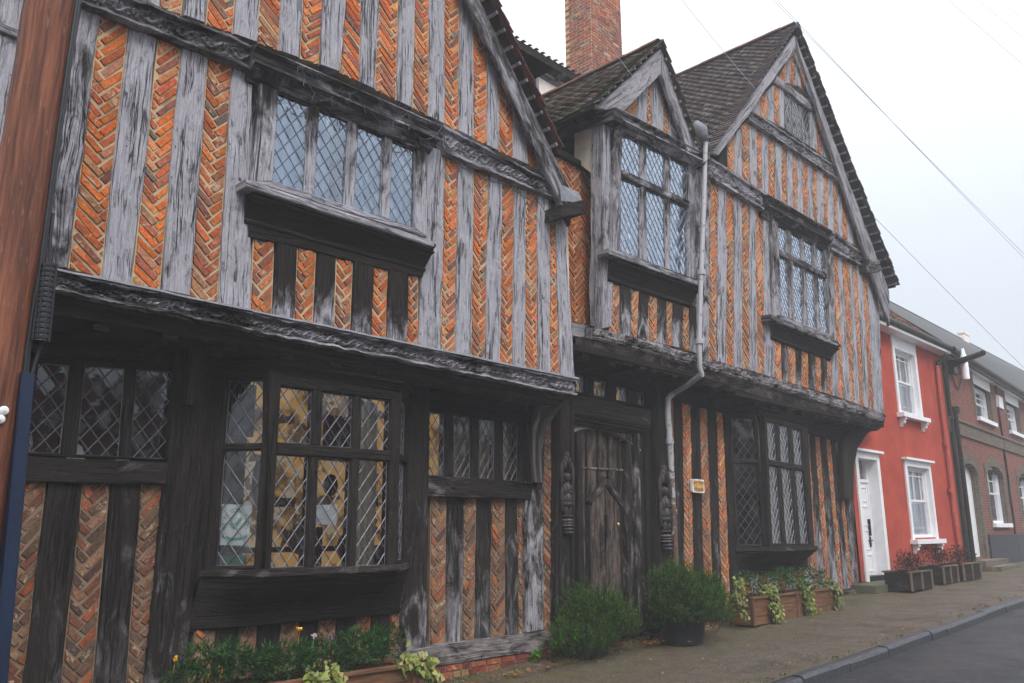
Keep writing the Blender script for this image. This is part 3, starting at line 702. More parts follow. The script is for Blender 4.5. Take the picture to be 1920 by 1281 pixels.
# ---- left wing, ground storey
def gtier(*a, **k):
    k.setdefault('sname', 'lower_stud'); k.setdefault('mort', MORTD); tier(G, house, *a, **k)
S1T, S1B = [(40, 903), (330, 911)], [(-20, 1290), (400, 1290)]
DK = (.86, .30, .15)
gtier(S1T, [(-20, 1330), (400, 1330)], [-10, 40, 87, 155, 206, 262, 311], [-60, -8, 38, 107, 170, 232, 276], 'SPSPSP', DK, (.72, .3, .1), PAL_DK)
wB = window(G, house, [(25, 668), (335, 690), (322, 864), (8, 852)],
            [[[(72, 680), (130, 686), (112, 852), (50, 848)], [(160, 686), (234, 692), (222, 857), (143, 853)], [(256, 694), (323, 698), (316, 861), (244, 858)]]], GLASSD, (1.05, .15, 0), d=.02, sp=.135, asp=1.25)
mb = MB(); F_ = FY(6.88); timber(mb, F_, F_.q([(0, 852), (0, 903), (332, 911), (340, 868)]), 0, .12, (.85, .35, .1), wob=.006)
mb.build('mid_rail', OAK, house)
mb = MB(); zt = G.px(200, 684)[1]; zwl = zt
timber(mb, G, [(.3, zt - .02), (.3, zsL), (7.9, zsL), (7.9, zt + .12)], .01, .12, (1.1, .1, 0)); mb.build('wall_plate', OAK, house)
mb = MB(); F_ = FY(6.87)
timber(mb, F_, F_.q([(335, 660), (400, 660), (345, 1300), (272, 1300)]), 0, .16, (1.0, .2, .1), (.7, .45, .1), wob=.012); mb.build('post', OAK, house)
def bracket(F, pts_out, pts_in, parent, t=.14, c=(1.0, .2, 0), d=.05):
    mb = MB(); n = len(pts_out); rows = []
    for a, b in zip(pts_out, pts_in): rows.append([F.P(*a, d - t), F.P(*a, d), F.P(*b, d), F.P(*b, d - t)])
    mb.grid(rows, [[(0, i * .1), (.05, i * .1), (.2, i * .1), (.25, i * .1)] for i in range(n)], c, closed=True); return mb.build('bracket', OAK, parent)
bracket(FY(6.8), FY(6.8).q([(360, 760), (372, 715), (392, 680), (430, 655)]), FY(6.8).q([(345, 760), (350, 700), (360, 660), (380, 640)]), house)
# canted bay
yB = 6.55; xa, xb, xc, xd = 3.36, 3.68, 5.04, 5.48
Fb1, Fb2, Fb3 = Fr((xa, 6.95), (xb - xa, yB - 6.95)), FY(yB), Fr((xc, yB), (xd - xc, 6.95 - yB))
wc = (.90, .30, .35)
bayL = window(Fb2, house, [(502, 694), (752, 738), (738, 1066), (496, 1072)],
              [[[(524, 724), (585, 729), (583, 832), (519, 830)], [(605, 736), (661, 741), (658, 840), (601, 836)], [(678, 746), (730, 751), (728, 846), (675, 842)]],
               [[(515, 852), (578, 854), (570, 1063), (505, 1065)], [(597, 857), (656, 858), (649, 1062), (589, 1063)], [(673, 862), (726, 865), (722, 1060), (666, 1061)]]], GLASSD, wc, d=.03, sp=.125, asp=1.35, name='bay_window')
zbt, zbb = Fb2.px(502, 694)[1], Fb2.px(497, 1072)[1]; ztr = Fb2.px(580, 843)[1]
def raw_window(F, u0, u1, z0, zt, z1, us, name, glass, c, parent, fw=.05, **k):
    rows = []
    for (a, b) in ((zt + .03, z1 - .08), (z0 + .05, zt - .03)): rows.append([[(x0, b), (x1, b), (x1, a), (x0, a)] for x0, x1 in us])
    class W(Fr):
        pass
    f2 = W((0, 0)); f2.__dict__ = dict(F.__dict__); f2.q = lambda p: list(p)
    return window(f2, parent, [(u0, z1), (u1, z1), (u1, z0), (u0, z0)], rows, glass, c, name=name, **k)
L1 = math.hypot(xb - xa, .4); L3 = math.hypot(xd - xc, .4)
raw_window(Fb1, 0, L1 - .02, zbb, ztr, zbt, [(.10, L1 - .075)], 'bay_window', GLASSD, wc, house, d=.03, sp=.15, asp=1.3)
raw_window(Fb3, .02, L3, zbb, ztr, zbt, [(.08, L3 - .1)], 'bay_window', GLASSD, wc, house, d=.03, sp=.125, asp=1.35)
def bay_ring(mbd, segs, z1, z0, prof, c, back=-.1):
    for F, L in segs: mould(mbd, F, [(0, z1), (0, z0), (L, z0), (L, z1)], prof, c, back=back, wob=.003)
def ringF(pts, off):
    """bay outline pushed out by off"""
    fr = []
    n = len(pts); P = [np.array(p) for p in pts]; ns = []
    for a, b in zip(P, P[1:]):
        e = (b - a) / np.linalg.norm(b - a); ns.append(np.array([e[1], -e[0]]))
    out = [P[0] + ns[0] * off]
    for i in range(1, n - 1):
        m = ns[i - 1] + ns[i]; out.append(P[i] + m * off / (1 + ns[i - 1] @ ns[i]))
    out.append(P[-1] + ns[-1] * off)
    return [(Fr(a, b - a), np.linalg.norm(b - a)) for a, b in zip(out, out[1:])], out
ptsL = [(xa, 6.95), (xb, yB), (xc, yB), (xd, 6.95)]
segs, ro_ = ringF(ptsL, .05)
mb = MB(); bay_ring(mb, segs, zbt + .10, zbt - .02, [(0, .02), (.2, .02), (.3, .04), (.45, .04), (.5, .0), (1, -.03)], (.9, .25, .3)); bay_ring(mb, ringF(ptsL, .0)[0], zbt + .42, zbt + .10, [(0, .0), (1, .0)], (1.1, .1, 0)); mb.build('cornice', OAK, bayL)
mb = MB(); bay_ring(mb, ringF(ptsL, .09)[0], zbb + .02, zbb - .05, [(0, -.12), (.1, -.01), (.8, 0), (1, -.02)], (.74, .4, .3), back=-.14); mb.build('sill', OAK, bayL)
def bay_apron(parent, pts, ztop, zbot, off_top, off_bot, wallY, c, x0, x1):
    """coved underside of a bay: outline at the sill eased back to the wall"""
    o = ringF(pts, off_top)[1]; w = [(x0, wallY), (x0 + (x1 - x0) * .2, wallY - off_bot), (x1 - (x1 - x0) * .2, wallY - off_bot), (x1, wallY)]
    mb = MB(); rows = []; prof = [(0, 0), (.06, .02), (.10, .14), (.2, .2), (.35, .45), (.5, .7), (.7, .88), (.88, .95), (.89, .84), (.95, .84), (.96, .96), (1, 1)]
    for s, e in prof:
        r = []
        for (a, b) in zip(o, w):
            r.append((a[0] + (b[0] - a[0]) * e, a[1] + (b[1] - a[1]) * e, ztop + (zbot - ztop) * s))
        rr = []
        for k in range(3):
            for j in range(8): rr.append(tuple(r[k][i] + (r[k + 1][i] - r[k][i]) * j / 8 for i in range(3)))
        rr.append(r[3]); rows.append(rr)
    mb.grid(rows, [[(i * .06, j * .08) for j in range(25)] for i in range(len(rows))], c); return mb.build('apron', OAK, parent)
zab = G.px(500, 1172)[1]
bay_apron(bayL, ptsL, zbb - .05, zab, .06, .05, 6.95, (1.05, .15, .1), 3.25, 5.55)
mb = MB(); quadpx(mb, FY(6.93), [(385, 660), (425, 660), (392, 1090), (345, 1090)], d=0, c0=(1.05, .15, .1)); mb.build('jamb', OAK, house)
UB_T, UB_B = [(365, 1181), (757, 1150)], [(350, 1300), (760, 1230)]
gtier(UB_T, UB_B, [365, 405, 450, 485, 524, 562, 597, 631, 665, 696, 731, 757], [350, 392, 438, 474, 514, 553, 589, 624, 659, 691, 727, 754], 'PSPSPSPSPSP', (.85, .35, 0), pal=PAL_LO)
mb = MB(); F_ = FY(6.86); timber(mb, F_, F_.q([(768, 720), (806, 728), (803, 1222), (757, 1232)]), 0, .18, (1.0, .2, .1), (.6, .7, .2), wob=.012); mb.build('post', OAK, house)
wD = window(G, house, [(792, 750), (992, 776), (990, 906), (788, 897)],
            [[[(802, 772), (833, 776), (832, 892), (800, 891)], [(852, 777), (881, 781), (881, 896), (851, 894)], [(899, 783), (927, 787), (926, 899), (898, 897)], [(944, 790), (969, 794), (970, 902), (943, 900)]]], GLASSD, (1.0, .2, 0), d=.02, sp=.105, asp=1.5)
mb = MB(); F_ = FY(6.86); timber(mb, F_, F_.q([(797, 893), (797, 931), (996, 937), (998, 906)]), 0, .14, (.72, .5, .35), (.95, .3, .1), wob=.01); mb.build('mid_rail', OAK, house)
D_T, D_B = [(800, 930), (995, 937)], [(800, 1212), (1045, 1186)]
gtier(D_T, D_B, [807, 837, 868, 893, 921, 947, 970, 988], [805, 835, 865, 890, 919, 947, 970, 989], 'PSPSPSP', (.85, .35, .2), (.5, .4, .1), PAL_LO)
mb = MB(); F_ = FY(6.88); timber(mb, F_, F_.q([(984, 745), (1022, 750), (1019, 1180), (988, 1186)]), 0, .16, (.95, .3, .2), (.2, .9, .1), wob=.014); mb.build('post', OAK, house)
bracket(FY(6.84), FY(6.84).q([(1012, 905), (1012, 850), (1022, 800), (1052, 756)]), FY(6.84).q([(992, 905), (988, 840), (990, 790), (1000, 750)]), house, .12, (.8, .5, .4))
panel(G, G.q([(1016, 742), (1046, 745), (1046, 1182), (1018, 1182)]), PAL_LO, house, mort=MORTD)
# sill plate and brick plinth
mb = MB(); F_ = FY(6.84); timber(mb, F_, F_.q([(300, 1330), (290, 1400), (810, 1251), (798, 1214)]), 0, .2, (.6, .4, .5), wob=.012)
timber(mb, F_, F_.q([(798, 1214), (808, 1251), (1042, 1215), (1038, 1184)]), .004, .2, (.45, .45, .55), wob=.014, relief=.01); mb.build('sill_plate', OAK, house)
def plinth(F, u0, u1, z0f, z1f, rows=3):
    mb = MB(); N = 40
    us = [u0 + (u1 - u0) * i / N for i in range(N + 1)]
    mb.grid([[F.P(u, z0f(u), 0) for u in us], [F.P(u, z1f(u), 0) for u in us]], None, (0, 0, 0), 1)
    mb.grid([[F.P(u, z1f(u), 0) for u in us], [F.P(u, z1f(u), -.2) for u in us]], None, (0, 0, 0), 1)
    for r in range(rows):
        u = u0 + rnd.random() * .1
        while u < u1 - .05:
            L = rnd.choice([.215, .215, .105]); zt_, hh = z1f(u) - .005 - r * .073, .058
            if zt_ - hh < z0f(u) - .08: break
            L = min(L, u1 - u - .01)
            brick(mb, F, [(u, zt_ - hh), (u + L, z1f(u + L) - .005 - r * .073 - hh), (u + L, z1f(u + L) - .005 - r * .073), (u, zt_)], pick([((.26, .06, .035), 4), ((.18, .05, .04), 3), ((.30, .10, .05), 2), ((.30, .22, .10), 1)]), .012)
            u += L + .013
    return mb.build('plinth', [BRICK, MORTD], house)
F_ = FY(6.86); pa, pb = F_.px(808, 1251), F_.px(1042, 1215)
lz = lambda u: pa[1] + (pb[1] - pa[1]) * (u - pa[0]) / (pb[0] - pa[0])
plinth(F_, .3, 7.95, lambda u: zg(u) - .15, lz, 4)

# ---- doorway
door = None
mb = MB(); F_ = FY(6.84); timber(mb, F_, F_.q([(1044, 742), (1078, 748), (1078, 1200), (1044, 1208)]), 0, .2, (1.0, .25, .1), (.75, .5, .3), wob=.008)
for x in (1050, 1072): timber(mb, F_, F_.q([(x - 3, 745), (x + 2, 745), (x + 2, 1195), (x - 3, 1195)]), .025, .04, (.95, .3, .1), wob=.004)
mb.build('door_post', OAK, house)
mb = MB(); timber(mb, F_, F_.q([(1229, 700), (1257, 712), (1262, 1168), (1232, 1172)]), 0, .2, (1.05, .2, .1), wob=.008)
for x in (1234, 1254): timber(mb, F_, F_.q([(x - 3, 735), (x + 1, 735), (x + 4, 1165), (x, 1165)]), .025, .04, (.9, .35, .1), wob=.004)
mb.build('door_post', OAK, house)
def carved_figure(F, px, ytop, ybot, parent):
    """little standing figure carved on the post, on a moulded corbel under a pointed hood"""
    mb = MB(); u, z1 = F.px(px, ytop); z0 = F.px(px, ybot)[1]; h = z1 - z0; c = (.60, .3, .4)
    def B(du, fz, ru, rd, rz, cc=c): p = F.P(u + du * h, z0 + fz * h, .03); mb.blob(p, (ru * h, rd * h, rz * h), cc, nu=12, nv=8, jit=.03)
    B(0, .90, .10, .10, .115); B(0, .93, .115, .10, .07); B(0, .76, .06, .08, .06); B(0, .63, .155, .12, .15); B(-.12, .60, .055, .09, .14); B(.12, .60, .055, .09, .14)
    B(.03, .56, .13, .13, .045); B(0, .40, .16, .12, .17); B(0, .28, .165, .12, .08); B(-.07, .13, .055, .07, .14); B(.07, .13, .055, .07, .14); B(-.07, .0, .06, .11, .03); B(.07, .0, .06, .11, .03)
    for f, r in ((-.10, .19), (-.16, .17), (-.22, .19), (-.30, .14), (-.38, .10)): B(0, f, r, .15, .045, (.55, .4, .4))
    for k in range(5): B((k - 2) * .055, 1.18 + .11 * (2 - abs(k - 2)), .045, .09, .12)
    for k in (-1, 1): B(k * .20, .95, .035, .06, .30); B(k * .20, .4, .035, .05, .3)
    return mb.build('carved_figure', OAK, parent, smooth=True)
FP = FY(6.82); carved_figure(FP, 1060, 888, 968, house); carved_figure(FP, 1243, 914, 997, house)
mb = MB(); F_ = FY(6.83); timber(mb, F_, F_.q([(1064, 737), (1067, 773), (1220, 801), (1221, 770)]), 0, .2, (.95, .35, .15), (.85, .5, .3), wob=.008); mb.build('lintel', OAK, house)
mb = MB(); F_ = FY(6.88); mould(mb, F_, F_.q([(1070, 772), (1070, 792), (1212, 818), (1216, 800)]), [(0, .03), (.3, .03), (.35, .0), (.6, .01), (.65, -.02), (1, -.04)], (1.0, .2, .1)); mb.build('lintel_moulding', OAK, house)
F_ = FY(6.95); mb = MB()
aT = F_.q([(1074, 786), (1085, 788), (1100, 791), (1118, 794), (1136, 797), (1150, 800), (1164, 803), (1180, 806), (1192, 808), (1201, 810)])
aB = F_.q([(1074, 812), (1085, 806), (1100, 804), (1118, 804.5), (1136, 808), (1150, 813), (1164, 820), (1180, 830), (1192, 838), (1201, 846)])
rows = []
for a, b in zip(aT, aB):
    r = [F_.P(*a, -.1), F_.P(*a, .0)]
    for k in range(1, 6): f = k / 6; r.append(F_.P(a[0] + (b[0] - a[0]) * f, a[1] + (b[1] - a[1]) * f, -.012 + rnd.uniform(-.008, .012)))
    r += [F_.P(b[0], b[1], .012), F_.P(b[0], b[1], -.1)]; rows.append(r)
mb.grid(rows, [[(j * .05, i * .12) for j in range(9)] for i in range(len(rows))], (.10, .4, .65)); mb.build('arch_spandrel', OAK, house)
FD = FY(7.02); mb = MB()
bt = [1072, 1086, 1099, 1119, 1139, 1158, 1180]; bb_ = [1072, 1088, 1102, 1123, 1143, 1163, 1186]
for i in range(6):
    q = FD.q([(bt[i], 800), (bt[i + 1], 800), (bb_[i + 1], 1198), (bb_[i], 1200)]); timber(mb, FD, q, -.012 * (i % 2), .05, (.56 + rnd.uniform(-.06, .06), .3, .95), (.64, .35, .9), wob=.003)
    timber(mb, FD, FD.q([(bt[i + 1] - 1.8, 802), (bt[i + 1] + 1.8, 802), (bb_[i + 1] + 1.8, 1197), (bb_[i + 1] - 1.8, 1197)]), .016, .03, (.8, .3, .7), wob=.002)
timber(mb, FD, FD.q([(1087, 875), (1087, 879), (1172, 884), (1172, 880)]), .012, .03, (.45, .4, .5), wob=.002)
door = mb.build('door', OAK, house)
wk = MB(); FW = FY(6.985)
L_ = FW.q([(1105, 944), (1112, 932), (1122, 922), (1130, 910), (1134, 899)]); R_ = FW.q([(1164, 948), (1157, 936), (1147, 926), (1139, 913), (1134, 899)])
cxp = FW.px(1134, 950)
for S_, (xa_, xb_), edge in ((-1, (1105, 1134), L_), (1, (1134.6, 1165), R_)):
    z0 = FW.px(1136, 1195)[1]
    bl = FW.px(xa_ + 3, 1195); br = FW.px(xb_ + 3, 1195)
    poly = [bl, br] + ([FW.px(1134, 899)] + edge[::-1][1:] if S_ < 0 else edge + [])
    if area(poly) < 0: poly = poly[::-1]
    wk.face([FW.P(*p, 0) for p in poly], [(p[0] + S_, p[1] * 1) for p in poly], (.58, .3, .95))
for E_, s in ((L_, -1), (R_, 1)):
    rows = []
    for k, p in enumerate(E_): rows.append([FW.P(p[0] + s * .05, p[1] + .035, -.02), FW.P(p[0] + s * .05, p[1] + .035, .035), FW.P(p[0], p[1], .05), FW.P(p[0] - s * .02, p[1] - .02, .02), FW.P(p[0] - s * .02, p[1] - .02, -.02)])
    wk.grid(rows, [[(j * .03, i * .1) for j in range(5)] for i in range(5)], (.75, .4, .45))
for x in (1105, 1164): timber(wk, FW, FW.q([(x - 2, 945), (x + 2, 945), (x + 5, 1195), (x + 1, 1195)]), .006, .03, (1.05, .1, 0), wob=.002)
timber(wk, FW, FW.q([(1133, 905), (1135.5, 905), (1139, 1195), (1136.5, 1195)]), .003, .02, (1.1, .1, 0), wob=.001)
wk = wk.build('wicket_door', OAK, door)
mb = MB(); c_ = FW.px(1134, 985); mb.box(FW.P(c_[0], c_[1], .03), (.016, .02, .13), rot=0)
mb.tube([FW.P(c_[0] + .045 * math.sin(t), c_[1] - .10 + .05 * math.cos(t), .055) for t in [i * 2 * PI / 16 for i in range(17)]], .009); mb.build('handle', METALB, wk)
mb = MB(); c_ = FW.px(1157, 984); mb.blob(FW.P(c_[0], c_[1], .02), (.022, .02, .03)); mb.build('lock', BRASS, wk, True)
for xs, d, c in (((1076, 1086), .05, (1.05, .15, 0)), ((1168, 1179), .05, (.72, .5, .4)), ((1180, 1190), .09, (.7, .5, .3)), ((1190, 1200), .05, (1.05, .1, 0)), ((1200, 1207), .09, (.95, .2, .1)), ((1207, 1215), .06, (1.05, .1, 0)), ((1215, 1223), .10, (.95, .25, .1)), ((1223, 1232), .07, (1.05, .1, 0))):
    mb = MB(); F_ = FY(7.0); timber(mb, F_, F_.q([(xs[0], 808), (xs[1], 808), (xs[1] + 6, 1195), (xs[0] + 6, 1197)]), d, .12, c, wob=.003); mb.build('jamb', OAK, house)
wF = window(FY(6.97), house, [(1064, 676), (1232, 726), (1230, 772), (1064, 738)],
            [[[(1078, 701), (1094, 706), (1094, 737), (1078, 734)], [(1114, 713), (1135, 718), (1134, 746), (1114, 742)], [(1156, 725), (1174, 729), (1174, 754), (1156, 750)], [(1195, 735), (1208, 738), (1208, 761), (1195, 758)]]], GLASSD, (1.05, .15, 0), d=.02, sp=.09, asp=1.7)
# ---- middle: jettied hall, set-back strip of wall and the oriel
JR = [(1100, 612), (1170, 629), (1279, 654), (1321, 671), (1419, 699), (1448, 708), (1571, 745), (1656, 776)]
FJR = FY(6.34); rel2 = block_relief(.032)
mb = MB(); BND = [(0, -.03), (.05, .03), (.2, .035), (.3, .01), (.75, .0), (.85, .02), (1, -.01)]
jl = [(1110, 614, 635), (1240, 646, 670), (1321, 671, 694), (1448, 708, 728), (1656, 776, 792)]
for a, b in zip(jl, jl[1:]):
    mould(mb, FJR, FJR.q([(a[0], a[1]), (a[0], a[2]), (b[0], b[2]), (b[0], b[1])]), BND, (.42, .75, .35), relief=rel2, seg=.016, wob=.012)
mb.build('carved_beam', OAK, house)
mb = MB(); FJ2 = FY(6.40)
jm = [(1093, 632, 656), (1230, 666, 695), (1310, 690, 714), (1500, 743, 768), (1655, 790, 806)]
for a, b in zip(jm, jm[1:]):
    mould(mb, FJ2, FJ2.q([(a[0], a[1]), (a[0], a[2]), (b[0], b[2]), (b[0], b[1])]), [(0, .04), (.12, .05), (.2, .03), (.55, .0), (.8, -.03), (1, -.08)], (.55, .45, .9), (.6, .5, .85), wob=.01)
mb.build('jetty_beam', OAK, house)
zsM = FJ2.px(1230, 694)[1] + .02; zsR = FJ2.px(1500, 768)[1]
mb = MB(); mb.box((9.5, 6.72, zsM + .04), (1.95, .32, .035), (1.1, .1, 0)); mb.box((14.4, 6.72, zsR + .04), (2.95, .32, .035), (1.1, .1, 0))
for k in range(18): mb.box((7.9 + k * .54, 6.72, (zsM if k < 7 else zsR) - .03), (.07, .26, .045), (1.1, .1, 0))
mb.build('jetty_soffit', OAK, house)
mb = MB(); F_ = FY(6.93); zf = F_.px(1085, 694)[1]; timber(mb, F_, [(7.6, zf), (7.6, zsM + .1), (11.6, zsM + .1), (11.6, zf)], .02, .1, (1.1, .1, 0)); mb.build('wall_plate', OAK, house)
SB = FY(6.81)
panel(SB, SB.q([(1042, 286), (1108, 318), (1106, 610), (1072, 604)]), [((.48, .13, .035), 5), ((.42, .11, .035), 4), ((.36, .10, .04), 3), ((.5, .18, .07), 2)], house, off=(.012, -.018), W=.058)
mb = MB(); F_ = FY(6.74); timber(mb, F_, F_.q([(1036, 271), (1036, 284), (1111, 323), (1111, 312)]), 0, .16, (.85, .4, .1), wob=.004); mb.build('rail', OAK, house)
mb = MB(); F_ = FY(6.78); timber(mb, F_, F_.q([(1072, 605), (1074, 630), (1106, 637), (1106, 611)]), 0, .16, (.1, .5, .1), wob=.005); mb.build('rail', OAK, house)
uo = U.px(1130, 420)[0]; OS = Fr((uo, 6.40), (0, -1))
mb = MB(); timber(mb, U, U.q([(1131, 205), (1151, 214), (1147, 612), (1129, 616)]), .02, .14, (.5, .7, .1), (.25, .6, .1), wob=.012, relief=.008); timber(mb, OS, OS.q([(1108, 240), (1132, 225), (1130, 616), (1106, 610)]), .01, .14, (.25, .8, 0), (.1, .5, 0), wob=.012, relief=.008); mb.build('post', OAK, house)
mb = MB(); timber(mb, OS, OS.q([(1030, 242), (1030, 266), (1154, 226), (1154, 203)]), .04, .2, (.65, .4, .3), wob=.01)
q = OS.q([(1046, 236), (1062, 228), (1062, 236), (1046, 244)])
mb.build('eaves_plate', OAK, house)
mb = MB(); q = OS.q([(1077, 250), (1110, 238), (1110, 326), (1077, 300)]); mb.face([OS.P(*p, 0) for p in q]); mb.face([OS.P(*p, -.05) for p in q[::-1]]); mb.build('plaster_panel', PLAS, house)
window(FY(6.36), house, [(1148, 230), (1301, 306), (1301, 524), (1145, 470)],
       [[[(1164, 251), (1201, 269), (1200, 336), (1163, 319)], [(1212, 275), (1246, 291), (1246, 357), (1211, 341)], [(1256, 297), (1288, 312), (1289, 377), (1256, 362)]],
        [[(1163, 332), (1200, 349), (1199, 486), (1160, 471)], [(1211, 354), (1246, 370), (1248, 504), (1212, 490)], [(1256, 374), (1289, 390), (1289, 520), (1256, 507)]]], GLASSU, (.62, .5, .1), d=.03, sp=.115, asp=1.4, name='oriel_window', c_low=(.3, .5, .1))
FS2 = FY(6.22); mb = MB(); timber(mb, FS2, FS2.q([(1142, 465), (1142, 477), (1309, 536), (1309, 526)]), 0, .2, (.45, .4, .1), wob=.004); mb.build('sill', OAK, house)
mb = MB(); mould(mb, FA, FA.q([(1146, 477), (1144, 526), (1300, 577), (1304, 535)]), APR, (.95, .25, 0), back=-.1); mb.build('apron', OAK, house)
OT, OB = [(1146, 524), (1300, 575)], JR
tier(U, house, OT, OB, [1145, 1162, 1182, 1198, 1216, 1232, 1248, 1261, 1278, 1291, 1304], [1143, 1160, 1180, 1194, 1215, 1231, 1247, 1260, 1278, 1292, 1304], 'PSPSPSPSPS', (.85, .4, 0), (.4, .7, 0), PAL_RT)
mb = MB(); timber(mb, U, U.q([(1300, 305), (1330, 325), (1325, 674), (1303, 668)]), .03, .14, (.5, .8, 0), (.45, .8, 0), wob=.012); mb.build('stud', OAK, house)
FHo = FY(6.25); mb = MB(); mould(mb, FHo, FHo.q([(1153, 199), (1156, 238), (1318, 316), (1321, 288)]), HOOD, (.5, .5, .2), (.45, .5, .2), wob=.008, back=-.16); mb.build('window_hood', OAK, house)
GT, GBm = [(1160, 206), (1234, 131), (1240, 128), (1244, 134), (1290, 272)], [(1160, 208), (1300, 282)]
tier(U, house, GT, GBm, [1170, 1195, 1213, 1222, 1240, 1248, 1268], [1165, 1193, 1211, 1220, 1243, 1255, 1278], 'PSPSPS', (.1, .5, 0), pal=PAL_RT, sname='gable_stud')
FV2 = FY(6.24); mb = MB(); timber(mb, FV2, FV2.q([(1240, 90), (1239, 140), (1166, 212), (1118, 202)]), 0, .06, (.05, .4, .2), wob=.01); timber(mb, FV2, FV2.q([(1240, 138), (1240, 90), (1312, 288), (1289, 283)]), 0, .06, (.3, .5, .1), wob=.01); mb.build('bargeboard', OAK, house)
FT2 = FY(6.19); pL, pA, pR = FT2.px(1112, 196), FT2.px(1240, 77), FT2.px(1309, 272)
MOSSY = [(.10, .075, .068), (.075, .06, .058), (.13, .09, .075), (.055, .05, .05), (.15, .16, .12), (.12, .07, .055), (.09, .11, .05)]
gable_roof(house, pL[0], pA[0], pR[0], pL[1], pA[1], pR[1], 6.22, 9.6, cols=MOSSY)
mb = MB()
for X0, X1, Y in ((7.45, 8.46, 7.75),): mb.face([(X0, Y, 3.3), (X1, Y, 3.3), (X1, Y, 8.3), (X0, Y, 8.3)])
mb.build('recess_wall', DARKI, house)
# ---- right wing
RG = [(1322, 326), (1331, 331), (1435, 396), (1558, 468), (1627, 504), (1645, 512)]
tier(U, house, RG, JR, [1331, 1345, 1360, 1375, 1389, 1404, 1415, 1430, 1446], [1325, 1343, 1360, 1375, 1391, 1404, 1419, 1432, 1451], 'PSPSPSPS', (.12, .75, 0), (.18, .8, 0), PAL_RT)
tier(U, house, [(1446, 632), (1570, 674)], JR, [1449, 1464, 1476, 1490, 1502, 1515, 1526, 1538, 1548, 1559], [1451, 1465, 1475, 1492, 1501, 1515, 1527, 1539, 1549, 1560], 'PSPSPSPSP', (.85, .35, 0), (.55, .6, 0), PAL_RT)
tier(U, house, RG, JR, [1552, 1559, 1569, 1577, 1591, 1597, 1605, 1614, 1625, 1643], [1560, 1571, 1582, 1594, 1602, 1611, 1619, 1628, 1637, 1656], 'SPSPSPSPS', (.12, .55, 0), (.25, .7, 0), PAL_RT)
RBt = [(1342, 290), (1372, 256), (1400, 226), (1404, 222), (1433, 247), (1488, 284), (1538, 315), (1583, 346), (1598, 386), (1613, 430), (1627, 490)]
RBb = [(1340, 301), (1446, 370), (1558, 432), (1619, 474), (1627, 482)]
xb = [1345, 1362, 1376, 1389, 1404, 1417, 1427, 1439, 1451, 1463, 1474, 1484, 1493, 1503, 1513, 1522, 1531, 1542, 1551, 1561, 1569, 1577, 1588, 1598, 1607, 1620]
tier(U, house, RBt, RBb, xb, [x + 1 for x in xb], 'SPSPSPSPSPSPSPSPSPSPSPSPS', (.12, .55, 0), pal=PAL_RT, sname='gable_stud', over={0: ((.95, .3, .1), (.95, .3, .1))})
RCt = [(1402, 208), (1454, 156), (1479, 176), (1508, 197), (1535, 214), (1548, 246), (1586, 330)]
RCb = [(1402, 205), (1463, 238), (1529, 283), (1588, 330)]
tier(U, house, RCt, RCb, [1410, 1425, 1438, 1450, 1460, 1468], [1410, 1425, 1438, 1450, 1461, 1469], 'SPSPS', (.15, .5, 0), pal=PAL_RT, sname='gable_stud')
tier(U, house, RCt, RCb, [1519, 1529, 1540, 1552, 1561, 1572], [1520, 1530, 1541, 1552, 1561, 1574], 'SPSPS', (.15, .5, 0), pal=PAL_RT, sname='gable_stud')
RDt = [(1455, 157), (1485, 92), (1492, 84), (1498, 92), (1512, 134), (1533, 192)]
RDb = [(1455, 150), (1500, 164), (1535, 200)]
tier(U, house, RDt, RDb, [1462, 1474, 1481, 1490, 1499, 1508, 1517, 1528], [1462, 1474, 1481, 1490, 1500, 1509, 1518, 1529], 'PSPSPSP', (.1, .4, 0), pal=PAL_RT, sname='gable_stud')
mb = MB(); mould(mb, FB, FB.q([(1329, 294), (1330, 334), (1440, 402), (1446, 370)]), CARV, (.4, .55, .1), relief=foliage_relief(.035, .20), seg=.024, wob=.012); mb.build('carved_beam', OAK, house); mb = MB(); mould(mb, FB, FB.q([(1556, 430), (1556, 470), (1630, 508), (1626, 482)]), CARV, (.5, .55, .1), relief=foliage_relief(.035, .20), seg=.024, wob=.012); mb.build('carved_beam', OAK, house)
mb = MB(); mould(mb, FH, FH.q([(1440, 364), (1438, 402), (1557, 470), (1559, 432)]), HOOD, (.75, .4, .1), wob=.008, back=-.16); mb.build('window_hood', OAK, house)
mb = MB(); mould(mb, FB, FB.q([(1398, 200), (1402, 226), (1589, 352), (1592, 330)]), CARV, (.4, .6, .15), relief=foliage_relief(.03, .2), seg=.024, wob=.015); mb.build('carved_beam', OAK, house)
mb = MB(); F_ = FY(6.35); timber(mb, F_, F_.q([(1456, 141), (1453, 156), (1540, 219), (1543, 207)]), 0, .14, (.35, .6, .15), wob=.02); mb.build('collar', OAK, house)
window(FY(6.40), house, [(1463, 160), (1524, 203), (1527, 284), (1467, 240)],
       [[[(1470, 176), (1482, 184), (1484, 250), (1473, 241)], [(1486, 187), (1500, 197), (1503, 263), (1488, 253)], [(1504, 200), (1517, 209), (1521, 276), (1507, 266)]]], GLASSD, (.6, .4, .2), d=.0, sp=.12, asp=1.5, name='gable_window')
